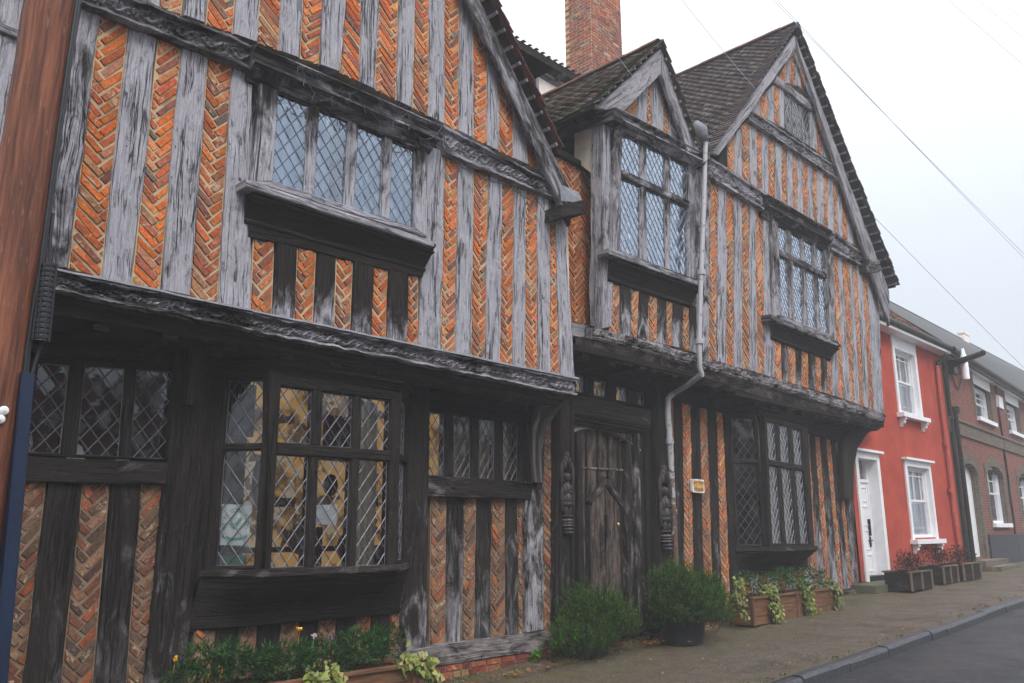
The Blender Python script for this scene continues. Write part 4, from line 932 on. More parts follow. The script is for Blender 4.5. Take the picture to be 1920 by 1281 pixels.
window(FY(6.36), house, [(1443, 398), (1559, 466), (1566, 642), (1447, 594)],
       [[[(1456, 413), (1473, 423), (1474, 474), (1459, 468)], [(1482, 428), (1500, 438), (1503, 490), (1485, 481)], [(1506, 441), (1522, 450), (1525, 501), (1509, 493)], [(1529, 454), (1543, 462), (1546, 512), (1532, 505)]],
        [[(1459, 479), (1475, 487), (1481, 597), (1463, 590)], [(1485, 493), (1504, 502), (1507, 608), (1489, 601)], [(1510, 506), (1526, 514), (1529, 617), (1513, 610)], [(1533, 517), (1549, 525), (1552, 627), (1537, 620)]]], GLASSU, (.6, .5, .25), d=.03, sp=.10, asp=1.5, c_low=(.35, .5, .15))
mb = MB(); timber(mb, FS2, FS2.q([(1445, 589), (1446, 600), (1572, 650), (1572, 640)]), 0, .2, (.55, .4, .1), wob=.004); mb.build('sill', OAK, house)
mb = MB(); mould(mb, FA, FA.q([(1449, 600), (1450, 636), (1561, 676), (1567, 648)]), APR, (.95, .25, 0), back=-.1); mb.build('apron', OAK, house)
mb = MB(); timber(mb, FV2, FV2.q([(1490, 68), (1492, 92), (1348, 291), (1331, 285)]), 0, .06, (.15, .5, .1), wob=.012)
ro1, ro2, ri1, ri2 = FV2.q([(1491, 66), (1667, 545), (1499, 100), (1630, 495)])
timber(mb, FV2, [ri1, ro1, ro2, along(ri1, ri2, ro2[0] - .18)], 0, .06, (.25, .5, .1), (.4, .5, .2), wob=.012); mb.build('bargeboard', OAK, house)
mb = MB(); F_ = FY(6.22); timber(mb, F_, F_.q([(1622, 486), (1626, 512), (1652, 508), (1650, 488)]), 0, .3, (.6, .5, .2), wob=.02, relief=.015, seg=.05); mb.build('carved_beam_end', OAK, house)
FT3 = FY(6.19); pL, pA, pR = FT3.px(1318, 308), FT3.px(1494, 44), FT3.px(1684, 534)
DKT = [(.070, .052, .055), (.055, .045, .05), (.09, .06, .058), (.11, .085, .082), (.05, .042, .046), (.13, .11, .10)]
gable_roof(house, pL[0], pA[0], pR[0], pL[1], pA[1], pR[1], 6.22, 13.5, cols=DKT)
# ---- right wing, ground storey
gtier([(1250, 736), (1280, 747), (1341, 767), (1372, 777)], [(1255, 1165), (1390, 1150)], [1256, 1262, 1277, 1294, 1310, 1325, 1341, 1355, 1367], [1259, 1267, 1283, 1302, 1320, 1338, 1352, 1370, 1386], 'PSPSPSPS', (1.0, .3, .2), (.75, .5, .2), PAL_RT)
mb = MB(); F_ = FY(6.88); timber(mb, F_, F_.q([(1246, 716), (1246, 744), (1372, 778), (1372, 750)]), 0, .14, (.95, .3, .5), wob=.008); mb.build('wall_plate', OAK, house); mb = MB()
timber(mb, F_, F_.q([(1500, 785), (1500, 806), (1596, 836), (1600, 815)]), 0, .14, (1.0, .3, .4), wob=.008); mb.build('wall_plate', OAK, house)
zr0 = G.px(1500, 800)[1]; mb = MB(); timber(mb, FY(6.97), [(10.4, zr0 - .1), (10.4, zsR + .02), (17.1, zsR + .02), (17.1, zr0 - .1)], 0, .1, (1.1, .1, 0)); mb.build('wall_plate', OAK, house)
yR = 6.6; qa, qb, qc, qd = 12.08, 12.47, 14.10, 14.47
Fq1, Fq2, Fq3 = Fr((qa, 6.95), (qb - qa, yR - 6.95)), FY(yR), Fr((qc, yR), (qd - qc, 6.95 - yR))
bayR = window(Fq2, house, [(1430, 778), (1512, 801), (1524, 1025), (1441, 1028)],
              [[[(1435, 789), (1452, 794), (1455, 865), (1438, 862)], [(1460, 796), (1476, 800), (1479, 869), (1463, 866)], [(1485, 803), (1500, 807), (1503, 873), (1488, 870)]],
               [[(1438, 873), (1456, 876), (1464, 1019), (1446, 1019)], [(1464, 877), (1481, 879), (1491, 1019), (1473, 1019)], [(1489, 881), (1504, 883), (1515, 1019), (1499, 1019)]]], GLASSD, wc, d=.03, sp=.115, asp=1.45, name='bay_window')
zbt, zbb, ztr = Fq2.px(1430, 778)[1], Fq2.px(1443, 1028)[1], Fq2.px(1440, 868)[1]
Lq = math.hypot(qb - qa, .35)
raw_window(Fq1, 0, Lq - .02, zbb, ztr, zbt, [(.07, Lq - .07)], 'bay_window', GLASSD, wc, house, d=.03, sp=.13, asp=1.35)
raw_window(Fq3, .02, Lq, zbb, ztr, zbt, [(.07, Lq - .09)], 'bay_window', GLASSD, wc, house, d=.03, sp=.13, asp=1.35)
ptsR = [(qa, 6.95), (qb, yR), (qc, yR), (qd, 6.95)]
mb = MB(); bay_ring(mb, ringF(ptsR, .05)[0], zbt + .13, zbt - .02, [(0, .02), (.2, .02), (.3, .04), (.45, .04), (.5, .0), (1, -.03)], (.95, .25, .2)); bay_ring(mb, ringF(ptsR, .0)[0], zbt + .42, zbt + .13, [(0, 0), (1, 0)], (1.1, .1, 0)); mb.build('cornice', OAK, bayR)
mb = MB(); bay_ring(mb, ringF(ptsR, .08)[0], zbb + .02, zbb - .06, [(0, -.12), (.1, -.01), (.8, 0), (1, -.02)], (.8, .4, .1), back=-.14); mb.build('sill', OAK, bayR)
bay_apron(bayR, ptsR, zbb - .06, G.px(1400, 1078)[1], .05, .05, 6.95, (1.05, .15, .05), 12.0, 14.6)
gtier([(1384, 1076), (1520, 1066)], [(1390, 1150), (1540, 1130)], [1386, 1403, 1420, 1438, 1455, 1472, 1488, 1505, 1521], [1392, 1408, 1425, 1444, 1461, 1479, 1496, 1513, 1530], 'PSPSPSPS', (.2, .6, .2), (.1, .6, .2), PAL_UP)
gtier([(1500, 800), (1600, 834)], [(1500, 1126), (1610, 1106)], [1512, 1516, 1526, 1536, 1546, 1556, 1564, 1572, 1593], [1521, 1535, 1547, 1558, 1573, 1581, 1591, 1599, 1607], 'PSPSPSPS', (1.0, .25, .2), (.45, .7, .2), PAL_RT)
bracket(FY(6.86), FY(6.86).q([(1596, 935), (1596, 880), (1603, 842), (1620, 815), (1648, 798)]), FY(6.86).q([(1578, 935), (1576, 860), (1578, 826), (1590, 806), (1612, 792)]), house, .2, (1.1, .1, 0))
mb = MB(); F_ = FY(6.86); timber(mb, F_, F_.q([(1200, 1172), (1202, 1196), (1612, 1112), (1608, 1102)]), 0, .2, (.6, .5, .5), wob=.012); mb.build('sill_plate', OAK, house)
pa2, pb2 = F_.px(1202, 1196), F_.px(1612, 1112)
plinth(F_, 7.95, 17.0, lambda u: zg(u) - .15, lambda u: min(zg(u) + .17, pa2[1] + (pb2[1] - pa2[1]) * (u - pa2[0]) / (pb2[0] - pa2[0]) + .02), 3)
mb = MB(); mb.box((9.05, 6.86, zg(9) + .14), (.95, .10, .05), (1.0, .3, .3)); mb.build('threshold', OAK, house)
# ---- chimney, rear range, pipes
def running(mb, F, u0, u1, z0, z1, pal, mortar_mi=1, bl=.225, off=0.0, gap=.012, hh=.066, h=.008):
    mb.face([F.P(u0, z0), F.P(u1, z0), F.P(u1, z1), F.P(u0, z1)], None, (0, 0, 0), mortar_mi)
    r = 0; z = z0
    while z < z1 - .02:
        u = u0 - (r % 2) * bl * .5 + off
        while u < u1:
            a, b = max(u, u0), min(u + bl, u1)
            if b - a > .03: brick(mb, F, [(a + gap / 2, z + gap / 2), (b - gap / 2, z + gap / 2), (b - gap / 2, min(z1, z + hh) ), (a + gap / 2, min(z1, z + hh))], pick(pal), h * rnd.uniform(.5, 1.4))
            u += bl
        z += hh + gap; r += 1
PCH = [((.36, .10, .065), 5), ((.28, .085, .065), 4), ((.21, .085, .08), 3), ((.42, .15, .085), 2), ((.40, .32, .25), .5)]
FC = FY(10.2); c0 = FC.px(1110, 110); c1 = FC.px(1167, 110); FCs = Fr((c0[0], 10.2), (0, -1)); cs = FCs.px(1061, 110)
wch, dch = c1[0] - c0[0], -cs[0]; zc0, zc1 = FC.px(1110, 165)[1] - 1.0, FC.px(1110, -130)[1]
mb = MB()
running(mb, FC, c0[0], c0[0] + wch, zc0, zc1, PCH); running(mb, FCs, -dch, 0, zc0, zc1, PCH, off=.11)
running(mb, Fr((c0[0] + wch, 10.2), (0, 1)), 0, dch, zc0, zc1, PCH); running(mb, Fr((c0[0] + wch, 10.2 + dch), (-1, 0)), 0, wch, zc0, zc1, PCH)
mb.face([(c0[0], 10.2, zc1), (c0[0] + wch, 10.2, zc1), (c0[0] + wch, 10.2 + dch, zc1), (c0[0], 10.2 + dch, zc1)], None, (0, 0, 0), 1)
mb.build('chimney', [BRICK, MORT], house)
FR_ = FY(8.7); e0, e1 = FR_.px(930, 36), FR_.px(1125, 170); ze = FR_.px(1020, 100)[1]
mb = MB(); tile_roof(mb, (4.5, 8.7, ze), (e1[0] + 1.5, 8.7, ze), (4.5, 11.5, ze + .9), (e1[0] + 1.5, 11.5, ze + .9)); rr_ = mb.build('rear_roof', TILE, house)
mb = MB(); FRm = FY(8.74); mould(mb, FRm, [(4.5, ze + .0), (4.5, ze - .14), (e1[0] + 1.5, ze - .14), (e1[0] + 1.5, ze + .0)], [(0, 0), (1, 0)], (.8, .3, .3), back=-.2)
for k in range(14): mb.blob((5.0 + k * .48, 8.82, ze - .17), (.06, .13, .05), (.6, .3, .4), nu=8, nv=6)
timber(mb, FY(8.92), [(4.5, ze - .30), (4.5, ze - .20), (e1[0] + 1.5, ze - .20), (e1[0] + 1.5, ze - .30)], 0, .1, (.5, .3, .6)); mb.build('rear_eaves', OAK, house)
mb = MB(); mb.face([(4.5, 8.95, ze - 2.6), (e1[0] + 1.5, 8.95, ze - 2.6), (e1[0] + 1.5, 8.95, ze - .1), (4.5, 8.95, ze - .1)]); mb.build('rear_wall', PINKP, house)
mb = MB(); F_ = FY(8.6); a, b = F_.px(1004, 124), F_.px(1006, 190); mb.tube([F_.P(*a), F_.P(*b)], .05, 10); mb.build('vent_pipe', LEADS, house, True)
mb = MB(); F_ = FY(6.18); F2_ = FY(6.80)
pp = [F_.P(*F_.px(*p)) for p in ((1323, 268), (1319, 400), (1313, 560), (1311, 640), (1312, 690), (1316, 702))]
pp2 = [F2_.P(*F2_.px(*p)) for p in ((1262, 738), (1252, 748), (1252, 775), (1257, 850), (1262, 960), (1268, 1080), (1272, 1160))]
mb.tube(pp, .036, 12); mb.tube([pp[-1], .5 * (pp[-1] + pp2[0]) + np.array([0, 0, -.02]), pp2[0]], .042, 10); mb.tube(pp2, .045, 12)
for p in (pp[1] * .3 + pp[2] * .7, pp[3], pp2[2] * .3 + pp2[3] * .7, pp2[4]): mb.tube([p + np.array([0, 0, -.04]), p + np.array([0, 0, .04])], .060, 12)
mb.build('downpipe', PIPE, house, True)
mb = MB(); p = F_.P(*F_.px(1318, 262)); mb.tube([p + np.array([-.06, .1, .26]), p + np.array([-.02, .02, .16]), p + np.array([0, 0, .02]), p], [.09, .11, .085, .055], 12); mb.tube([p + np.array([-.02, .12, .2]), p + np.array([.30, .16, .03])], [.07, .055], 10); mb.build('rain_hopper', LEADS, house, True)
curtain_pts = None
# ---- shell of the house: end walls, back wall, floors and rooms
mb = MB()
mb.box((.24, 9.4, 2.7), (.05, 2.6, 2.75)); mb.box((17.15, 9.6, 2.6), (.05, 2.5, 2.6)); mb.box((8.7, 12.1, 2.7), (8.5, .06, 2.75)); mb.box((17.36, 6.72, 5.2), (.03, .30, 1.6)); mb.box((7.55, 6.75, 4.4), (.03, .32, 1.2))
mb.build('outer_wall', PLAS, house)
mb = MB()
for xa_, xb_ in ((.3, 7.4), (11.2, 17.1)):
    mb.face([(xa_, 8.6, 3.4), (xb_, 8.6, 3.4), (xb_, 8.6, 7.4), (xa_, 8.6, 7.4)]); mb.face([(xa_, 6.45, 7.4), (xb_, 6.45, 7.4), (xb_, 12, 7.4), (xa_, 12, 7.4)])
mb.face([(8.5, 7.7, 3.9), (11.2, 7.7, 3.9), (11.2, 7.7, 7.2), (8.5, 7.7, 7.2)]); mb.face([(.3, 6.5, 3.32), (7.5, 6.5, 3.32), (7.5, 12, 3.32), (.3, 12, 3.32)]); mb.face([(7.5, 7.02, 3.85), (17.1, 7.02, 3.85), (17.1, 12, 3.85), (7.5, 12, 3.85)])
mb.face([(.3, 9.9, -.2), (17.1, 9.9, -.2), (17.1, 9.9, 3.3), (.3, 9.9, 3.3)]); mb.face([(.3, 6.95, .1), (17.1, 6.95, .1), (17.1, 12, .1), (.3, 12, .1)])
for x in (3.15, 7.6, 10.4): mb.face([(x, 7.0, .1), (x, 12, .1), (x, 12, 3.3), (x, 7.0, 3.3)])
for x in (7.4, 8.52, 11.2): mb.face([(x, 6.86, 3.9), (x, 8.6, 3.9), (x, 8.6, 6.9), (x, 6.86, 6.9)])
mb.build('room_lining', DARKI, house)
mb = MB(); mb.face([(4.7, 8.9, .1), (10.2, 8.9, .1), (10.2, 8.9, 3.25), (4.7, 8.9, 3.25)]); mb.face([(7.7, 8.2, 3.25), (10.9, 8.2, 3.25), (10.9, 8.2, 3.83), (7.7, 8.2, 3.83)]); mb.build('glowing_wall', ROOMW, house)  # back wall glows by itself; there is no lamp in the room
mb = MB()
for k in range(20):
    x, z = rnd.uniform(3.3, 7.4), rnd.uniform(.35, 2.9); low = z < 1.15
    mb.box((x, 8.75 - rnd.uniform(0, .7) * low, z), (rnd.uniform(.04, .22), .04, rnd.uniform(.05, .30)), (rnd.choice([.95, .8, .5, .9]), .3, rnd.choice([.3, .9, 1.0])))
mb.box((5.2, 8.2, .78), (1.9, .3, .05), (.7, .3, 1.0)); mb.box((5.2, 8.3, .42), (1.85, .04, .32), (.85, .3, 1.0)); mb.box((5.2, 8.8, 1.30), (1.9, .08, .03), (.7, .3, 1.0))
for k in range(9):
    x = 3.7 + k * .40 + rnd.uniform(-.1, .1); mb.blob((x, 8.2 + rnd.uniform(-.2, .3), 1.0 + rnd.uniform(.0, 1.3)), (rnd.uniform(.07, .18), .08, rnd.uniform(.12, .35)), (rnd.choice([.95, .95, .3]), .3, .4), nu=10, nv=6, jit=.1)
mb.build('room_fittings', OAK, house)
mb = MB()
for k in range(9): mb.blob((1.6 + k * .24 + rnd.uniform(-.1, .1), 7.35 + rnd.uniform(0, .3), 1.9 + rnd.uniform(-.1, .7)), (rnd.uniform(.05, .13), .04, rnd.uniform(.06, .22)), nu=9, nv=6, jit=.2)
mb.build('pale_reflection_blobs', PAPER, house)  # pale blobs invented behind the panes, standing in for white reflections
def curtain(label, F, pts, mat, depth=-.16, folds=9, amp=.03, gap=None):
    q = F.q(pts); mb = MB(); rows = []
    N = folds * 6
    for j in range(7):
        v = j / 6; r = []
        for i in range(N + 1):
            s = i / N; a = np.array(q[0]) * (1 - s) + np.array(q[1]) * s; b = np.array(q[3]) * (1 - s) + np.array(q[2]) * s; p = a + (b - a) * v
            r.append(F.P(p[0], p[1], depth + amp * math.sin(2 * PI * folds * s + .6 * math.sin(v * 3)) * (.6 + .4 * v)))
        rows.append(r)
    mb.grid(rows); o = mb.build('curtain', mat, None, True); tag(o, label, 'curtain'); return o
curtain('pale net curtain filling the left half of the wide four light window upstairs', FY(6.40), [(508, 165), (640, 212), (636, 392), (500, 345)], CURT, -.20, 9)
curtain('pale net curtain filling the right half of the wide four light window upstairs', FY(6.40), [(668, 222), (790, 282), (786, 442), (658, 402)], CURT, -.20, 8)
curtain('pale net curtain inside the oriel window over the doorway', FY(6.40), [(1160, 240), (1296, 305), (1296, 525), (1154, 475)], CURT, -.20, 12)
curtain('pale net curtain behind the upper window under the far right gable', FY(6.40), [(1450, 402), (1556, 464), (1562, 640), (1452, 594)], CURT, -.20, 12)
curtain('cream curtain behind the small four light window beside the doorway', FY(6.95), [(850, 770), (985, 790), (985, 906), (850, 896)], CURTW, -.22, 7)
curtain('cream curtain drawn back at the right end of the big near bay window', FY(6.55), [(700, 742), (742, 752), (735, 1060), (690, 1060)], CURTW, -.30, 4, .04)
curtain('cream curtain inside the far bay window of the timber house', FY(6.6), [(1430, 780), (1516, 802), (1530, 1026), (1440, 1026)], CURTW, -.14, 8)

# ================================================================== ground
def kerb_y(x): return 4.05 + .004 * (x - 8)
xs = [-60, -40, -25] + [-15 + .5 * i for i in range(110)] + [45, 60, 90, 140, 200]
mb = MB(); ys = [-1] + [0.0]
rows = []
for x in xs:
    ky = kerb_y(x) + .12; n = 14; r = []
    for j in range(n + 1):
        y = ky + (9.5 - ky) * j / n; b = .012 * math.sin(x * 1.7 + y * 2.1) + .010 * math.sin(x * .6 - y * 3.1) if 0 < j else 0
        r.append((x, y, zg(x) + b - (.02 if j else 0)))
    rows.append(r)
PAVE = tarmac('worn_tarmac_pavement', (.022, .017, .0125), (.155, .122, .088), (.085, .080, .014), .7)
mb.grid(rows); struct(mb.build('pavement', PAVE, None, True))
ROADM = tarmac('damp_road_tarmac', (.010, .0105, .0125), (.033, .034, .039), None, .55)
mb = MB(); rows = []
for x in xs:
    ky = kerb_y(x); rows.append([(x, ky - 7.2 + 7.2 * j / 12, zg(x) - .11 + .05 * math.sin(PI * j / 12)) for j in range(13)])
mb.grid(rows); struct(mb.build('road', ROADM, None, True))
mb = MB()
x = -14.0
while x < 60:
    L = rnd.choice([.6, .9, .9, 1.1]); a, b = x + .006, x + L - .006; dz = rnd.uniform(-.012, .012); dy = rnd.uniform(-.012, .012)
    rows = []
    for k in range(4):
        xx = a + (b - a) * k / 3; y0 = kerb_y(xx) + dy; z = zg(xx) + dz + .004
        rows.append([(xx, y0 - .012, z - .22), (xx, y0 - .006, z - .035 + rnd.uniform(-.004, .004)), (xx, y0 + .012, z - .008), (xx, y0 + .04, z), (xx, y0 + .12, z), (xx, y0 + .12, z - .22)])
    mb.grid(rows); mb.face(rows[0]); mb.face(rows[-1][::-1]); x += L
struct(mb.build('kerb', KERB))
mb = MB(); rows = []
for x in [-300, -150] + xs + [300]:
    rows.append([(x, y, zg(max(-60, min(200, x))) - .30) for y in (-300, -60, -20, -3, 5, 20, 60, 300)])
mb.grid(rows); struct(mb.build('ground', tarmac('far_ground', (.07, .075, .05), (.12, .12, .08))))

# ================================================================== red house
red = thing('red_house', 'small red painted house with white sash windows and a white front door', 'house', (20.4, 7.3, .40))
FRD = FY(7.10)
def wall_holes(mb, F, u0, u1, z0, z1, holes, rev=.2, mi=0, rmi=None):
    us = sorted({u0, u1} | {h[0] for h in holes} | {h[1] for h in holes}); zs = sorted({z0, z1} | {h[2] for h in holes} | {h[3] for h in holes})
    for a, b in zip(us, us[1:]):
        for c, d in zip(zs, zs[1:]):
            m, k = .5 * (a + b), .5 * (c + d)
            if any(h[0] < m < h[1] and h[2] < k < h[3] for h in holes): continue
            mb.face([F.P(a, c), F.P(b, c), F.P(b, d), F.P(a, d)], [(a, c), (b, c), (b, d), (a, d)], (0, 0, 0), mi)
    for a, b, c, d in holes:
        for p, q in (((a, c), (a, d)), ((a, d), (b, d)), ((b, d), (b, c)), ((b, c), (a, c))):
            mb.face([F.P(*p), F.P(*q), F.P(*q, -rev), F.P(*p, -rev)], [(p[0] + p[1], 0), (q[0] + q[1], 0), (q[0] + q[1], rev), (p[0] + p[1], rev)], (0, 0, 0), mi if rmi is None else rmi)
def slab(mb, F, u0, u1, z0, z1, d0, d1, col=(0, 0, 0), mi=0):
    c = [[F.P(u, z, d) for d in (d0, d1)] for u, z in ((u0, z0), (u1, z0), (u1, z1), (u0, z1))]
    mb.face([c[i][1] for i in range(4)], [(u0, z0), (u1, z0), (u1, z1), (u0, z1)], col, mi)
    for i in range(4): j = (i + 1) % 4; mb.face([c[i][0], c[j][0], c[j][1], c[i][1]], [(0, 0), (1, 0), (1, .1), (0, .1)], col, mi)
    mb.face([c[i][0] for i in (3, 2, 1, 0)], None, col, mi)
def sash(F, parent, u0, u1, z0, z1, rec, vbars, hb_up, hb_lo, fw=.075, sill=None, label=None):
    mb = MB(); Z = 0.0
    slab(mb, F, u0, u0 + fw, z0, z1, -rec - .06, -rec + .03); slab(mb, F, u1 - fw, u1, z0, z1, -rec - .06, -rec + .03)
    slab(mb, F, u0 + fw, u1 - fw, z1 - fw, z1, -rec - .06, -rec + .028); slab(mb, F, u0 + fw, u1 - fw, z0, z0 + fw * 1.3, -rec - .06, -rec + .028)
    zm = .5 * (z0 + z1) + .01; a, b = u0 + fw, u1 - fw
    for (c, d, dd) in ((z0 + fw * 1.3, zm, -.055), (zm, z1 - fw, -.015)):
        slab(mb, F, a, a + .04, c, d, -rec - .07 + dd, -rec + dd); slab(mb, F, b - .04, b, c, d, -rec - .07 + dd, -rec + dd)
        slab(mb, F, a + .04, b - .04, c, c + .045, -rec - .07 + dd, -rec + dd - .002); slab(mb, F, a + .04, b - .04, d - .045, d, -rec - .07 + dd, -rec + dd - .002)
        for v in vbars: u = a + (b - a) * v; slab(mb, F, u - .012, u + .012, c + .04, d - .04, -rec - .03 + dd, -rec + dd - .006)
        for h in (hb_up if dd > -.03 else hb_lo): z = c + (d - c) * h; slab(mb, F, a + .03, b - .03, z - .012, z + .012, -rec - .03 + dd, -rec + dd - .008)
    w = mb.build('sash_window', WHITEP, parent)
    g = MB(); g.face([F.P(a, z0 + .05, -rec - .05), F.P(b, z0 + .05, -rec - .05), F.P(b, z1 - .05, -rec - .05), F.P(a, z1 - .05, -rec - .05)]); g.build('pane', GLASSH, w)
    k = MB(); n = 24
    k.grid([[F.P(a + (b - a) * i / n, z, -rec - .16 + .02 * math.sin(i * 1.9)) for i in range(n + 1)] for z in (z0, z1)]); k.build('blind', BLIND, w)
    if sill:
        s = MB(); slab(s, F, u0 - sill, u1 + sill, z0 - .09, z0, -rec, .09); s.build('sill', WHITEP, w)
    return w
def rect(F, tl, br):
    a, b = F.px(*tl), F.px(*br); return (a[0], b[0], b[1], a[1])
zE = FRD.px(1700, 640)[1]
uw0, uw1 = FRD.px(1669.5, 640)[0], FRD.px(1714, 655)[0]; zw1 = zE - .02; zw0 = FRD.px(1700, 783)[1]
ul0, ul1 = FRD.px(1697, 900)[0], FRD.px(1745, 900)[0]; zl1 = FRD.px(1715, 865)[1]; zl0 = FRD.px(1735, 1016)[1]
ud0, ud1 = FRD.px(1601, 862)[0] , FRD.px(1670, 1080)[0] - .06; zd1 = FRD.px(1620, 848)[1]; zd0 = zg(17.8) + .06
uRt = 23.70
holes = [(uw0 + .13, uw1 - .13, zw0 + .10, zw1 - .30), (ul0 + .13, ul1 - .13, zl0 + .10, zl1 - .14), (ud0 + .14, ud1 - .14, zd0 - .3, zd1 - .14)]
mb = MB(); wall_holes(mb, FRD, 16.6, uRt, -.2, zE + .1, holes, .22, 0, 1)
mb.face([(uRt, 7.1, -.2), (uRt, 11, -.2), (uRt, 11, zE), (uRt, 7.1, zE)]); mb.build('wall', [REDR, WHITEP], red)
mb = MB(); slab(mb, FRD, 16.6, uRt, zE - .02, zE + .06, .0, .30); mb.build('soffit', WHITEP, red)
mb = MB(); FGt = FY(6.80); mb.tube([FGt.P(16.4, zE + .13), FGt.P(uRt + .25, zE + .13)], .085, 12); mb.tube([FRD.P(16.4, zE + .09, .24), FRD.P(uRt + .2, zE + .09, .24)], .05, 8); mb.build('gutter', METALB, red, True)
mb = MB(); FPp = FY(7.03); mb.tube([FPp.P(*FPp.px(*p)) for p in ((1757, 686), (1762, 740), (1776, 850), (1788, 960), (1803, 1060))], .05, 10)
mb.tube([FPp.P(*FPp.px(1781.5, 920)) + np.array([0, 0, d]) for d in (-.05, .05)], .065, 10); mb.tube([FPp.P(*FPp.px(1772.5, 832)) + np.array([0, 0, d]) for d in (-.05, .05)], .06, 10); mb.build('downpipe', plain('red_pipe_paint', (.42, .08, .06), .5, .15), red, True)
mb = MB(); a = FPp.P(*FPp.px(1757, 684)); mb.tube([a, a + np.array([.12, -.15, .16]), a + np.array([.16, -.22, .26])], .06, 10); mb.build('gutter_elbow', METALB, red, True)
REDT = [(.20, .095, .06), (.15, .075, .055), (.25, .13, .08), (.12, .075, .06), (.22, .14, .10)]
mb = MB(); tile_roof(mb, (16.3, 6.85, zE + .16), (uRt + .2, 6.85, zE + .16), (16.3, 11.0, zE + .16 + 3.9), (uRt + .2, 11.0, zE + .16 + 3.9), cols=REDT); mb.build('roof', TILE, red)
def surround(F, u0, u1, z0, z1, top, side, parent, cap=True, name='window_surround'):
    mb = MB(); slab(mb, F, u0, u0 + side, z0, z1, -.0, .035); slab(mb, F, u1 - side, u1, z0, z1, -.0, .035); slab(mb, F, u0 + side, u1 - side, z1 - top, z1, -.0, .033)
    if cap: slab(mb, F, u0 - .08, u1 + .08, z1, z1 + .05, 0, .12)
    return mb.build(name, WHITEP, parent)
def sill_brackets(F, u0, u1, z, parent):
    s = MB(); slab(s, F, u0 - .10, u1 + .10, z - .07, z + .03, 0, .17); s.build('sill', WHITEP, parent)
    for u in (u0 + .02, u1 - .12):
        m = MB(); prof = [(0, .14), (.05, .15), (.09, .11), (.13, .12), (.18, .05), (.22, .04)]
        rows = [[F.P(u, z - .07 - p, 0), F.P(u, z - .07 - p, d), F.P(u + .10, z - .07 - p, d), F.P(u + .10, z - .07 - p, 0)] for p, d in prof]; m.grid(rows); m.build('sill_bracket', WHITEP, parent)
for (a, b, c, d, tp) in ((uw0, uw1, zw0, zw1, .30), (ul0, ul1, zl0, zl1, .14)):
    surround(FRD, a, b, c, d, tp, .13, red, cap=tp < .2); h = (a + .13, b - .13, c + .10, d - tp)
    sash(FRD, red, h[0], h[1], h[2], h[3], .10, (.17, .5, .83), (.80,), (.20,), fw=.05); sill_brackets(FRD, a, b, c + .03, red)
surround(FRD, ud0, ud1, zd0 - .05, zd1, .14, .14, red, name='door_surround')
mb = MB(); a, b = ud0 + .14, ud1 - .14; rc = .22
slab(mb, FRD, a, b, zd1 - .62, zd1 - .55, -rc - .06, -rc + .03); slab(mb, FRD, a, a + .05, zd0, zd1 - .14, -rc - .06, -rc + .02); slab(mb, FRD, b - .05, b, zd0, zd1 - .14, -rc - .06, -rc + .02); mb.build('door_frame', WHITEP, red)
mb = MB(); mb.face([FRD.P(a, zd1 - .56, -rc - .02), FRD.P(b, zd1 - .56, -rc - .02), FRD.P(b, zd1 - .14, -rc - .02), FRD.P(a, zd1 - .14, -rc - .02)]); mb.build('fanlight', GLASSD, red)
mb = MB(); slab(mb, FRD, a + .05, b - .05, zd0 + .12, zd1 - .62, -rc - .05, -rc)
dh = zd1 - .62 - zd0 - .12; dw = b - a - .1
for (v0, v1) in ((.04, .22), (.27, .48), (.53, .74), (.79, .95)):
    for (s0, s1) in ((.10, .46), (.54, .90)):
        x0, x1, y0, y1 = a + .05 + dw * s0, a + .05 + dw * s1, zd0 + .12 + dh * v0, zd0 + .12 + dh * v1
        for q in ((x0, x0 + .02, y0, y1), (x1 - .02, x1, y0, y1), (x0 + .02, x1 - .02, y0, y0 + .02), (x0 + .02, x1 - .02, y1 - .02, y1)): slab(mb, FRD, *q, -rc, -rc + .014)
rdoor = mb.build('front_door', WHITEP, red)
def text_into(mb, txt, size, place, mi=0):
    """flat lettering from the built-in font, each glyph point sent through place(x, y)"""
    cu = bpy.data.curves.new('lettering', 'FONT'); cu.body = txt; cu.size = size; cu.align_x = 'CENTER'; cu.align_y = 'CENTER'
    ob = bpy.data.objects.new('lettering', cu); COL.objects.link(ob); dg = bpy.context.evaluated_depsgraph_get(); dg.update()
    me = bpy.data.meshes.new_from_object(ob.evaluated_get(dg))
    for p in me.polygons: mb.face([place(me.vertices[i].co.x, me.vertices[i].co.y) for i in p.vertices], None, (0, 0, 0), mi)
    bpy.data.objects.remove(ob); bpy.data.curves.remove(cu); bpy.data.meshes.remove(me)
mb = MB(); ac = a + .05 + dw * .42; zc = zd0 + .12 + dh * .64; text_into(mb, '2', .34, lambda x, y: FRD.P(ac + x - .05, zc + y, -rc + .018)); mb.build('door_number', METALB, rdoor)
mb = MB(); slab(mb, FRD, b - .20, b - .165, zd0 + .12 + dh * .42, zd0 + .12 + dh * .60, -rc, -rc + .05); slab(mb, FRD, b - .20, b - .16, zd0 + .12 + dh * .30, zd0 + .12 + dh * .41, -rc, -rc + .03); slab(mb, FRD, b - .25, b - .09, zd0 + .12 + dh * .365, zd0 + .12 + dh * .375, -rc, -rc + .05); mb.build('handle', METALB, rdoor)
mb = MB(); slab(mb, FRD, a, b, zd0 - .12, zd0 + .12, -rc, -.02); mb.build('threshold', METALB, red)
mb = MB(); q0, q1 = FY(6.55).px(1634, 1100)[0], FY(6.55).px(1704, 1100)[0]
mb.box((.5 * (q0 + q1), 6.78, zg(17) - .02), (.5 * (q1 - q0), .30, .13)); mb.build('doorstep', tarmac('mossy_stone', (.06, .058, .045), (.13, .125, .10), (.09, .11, .03)), red)
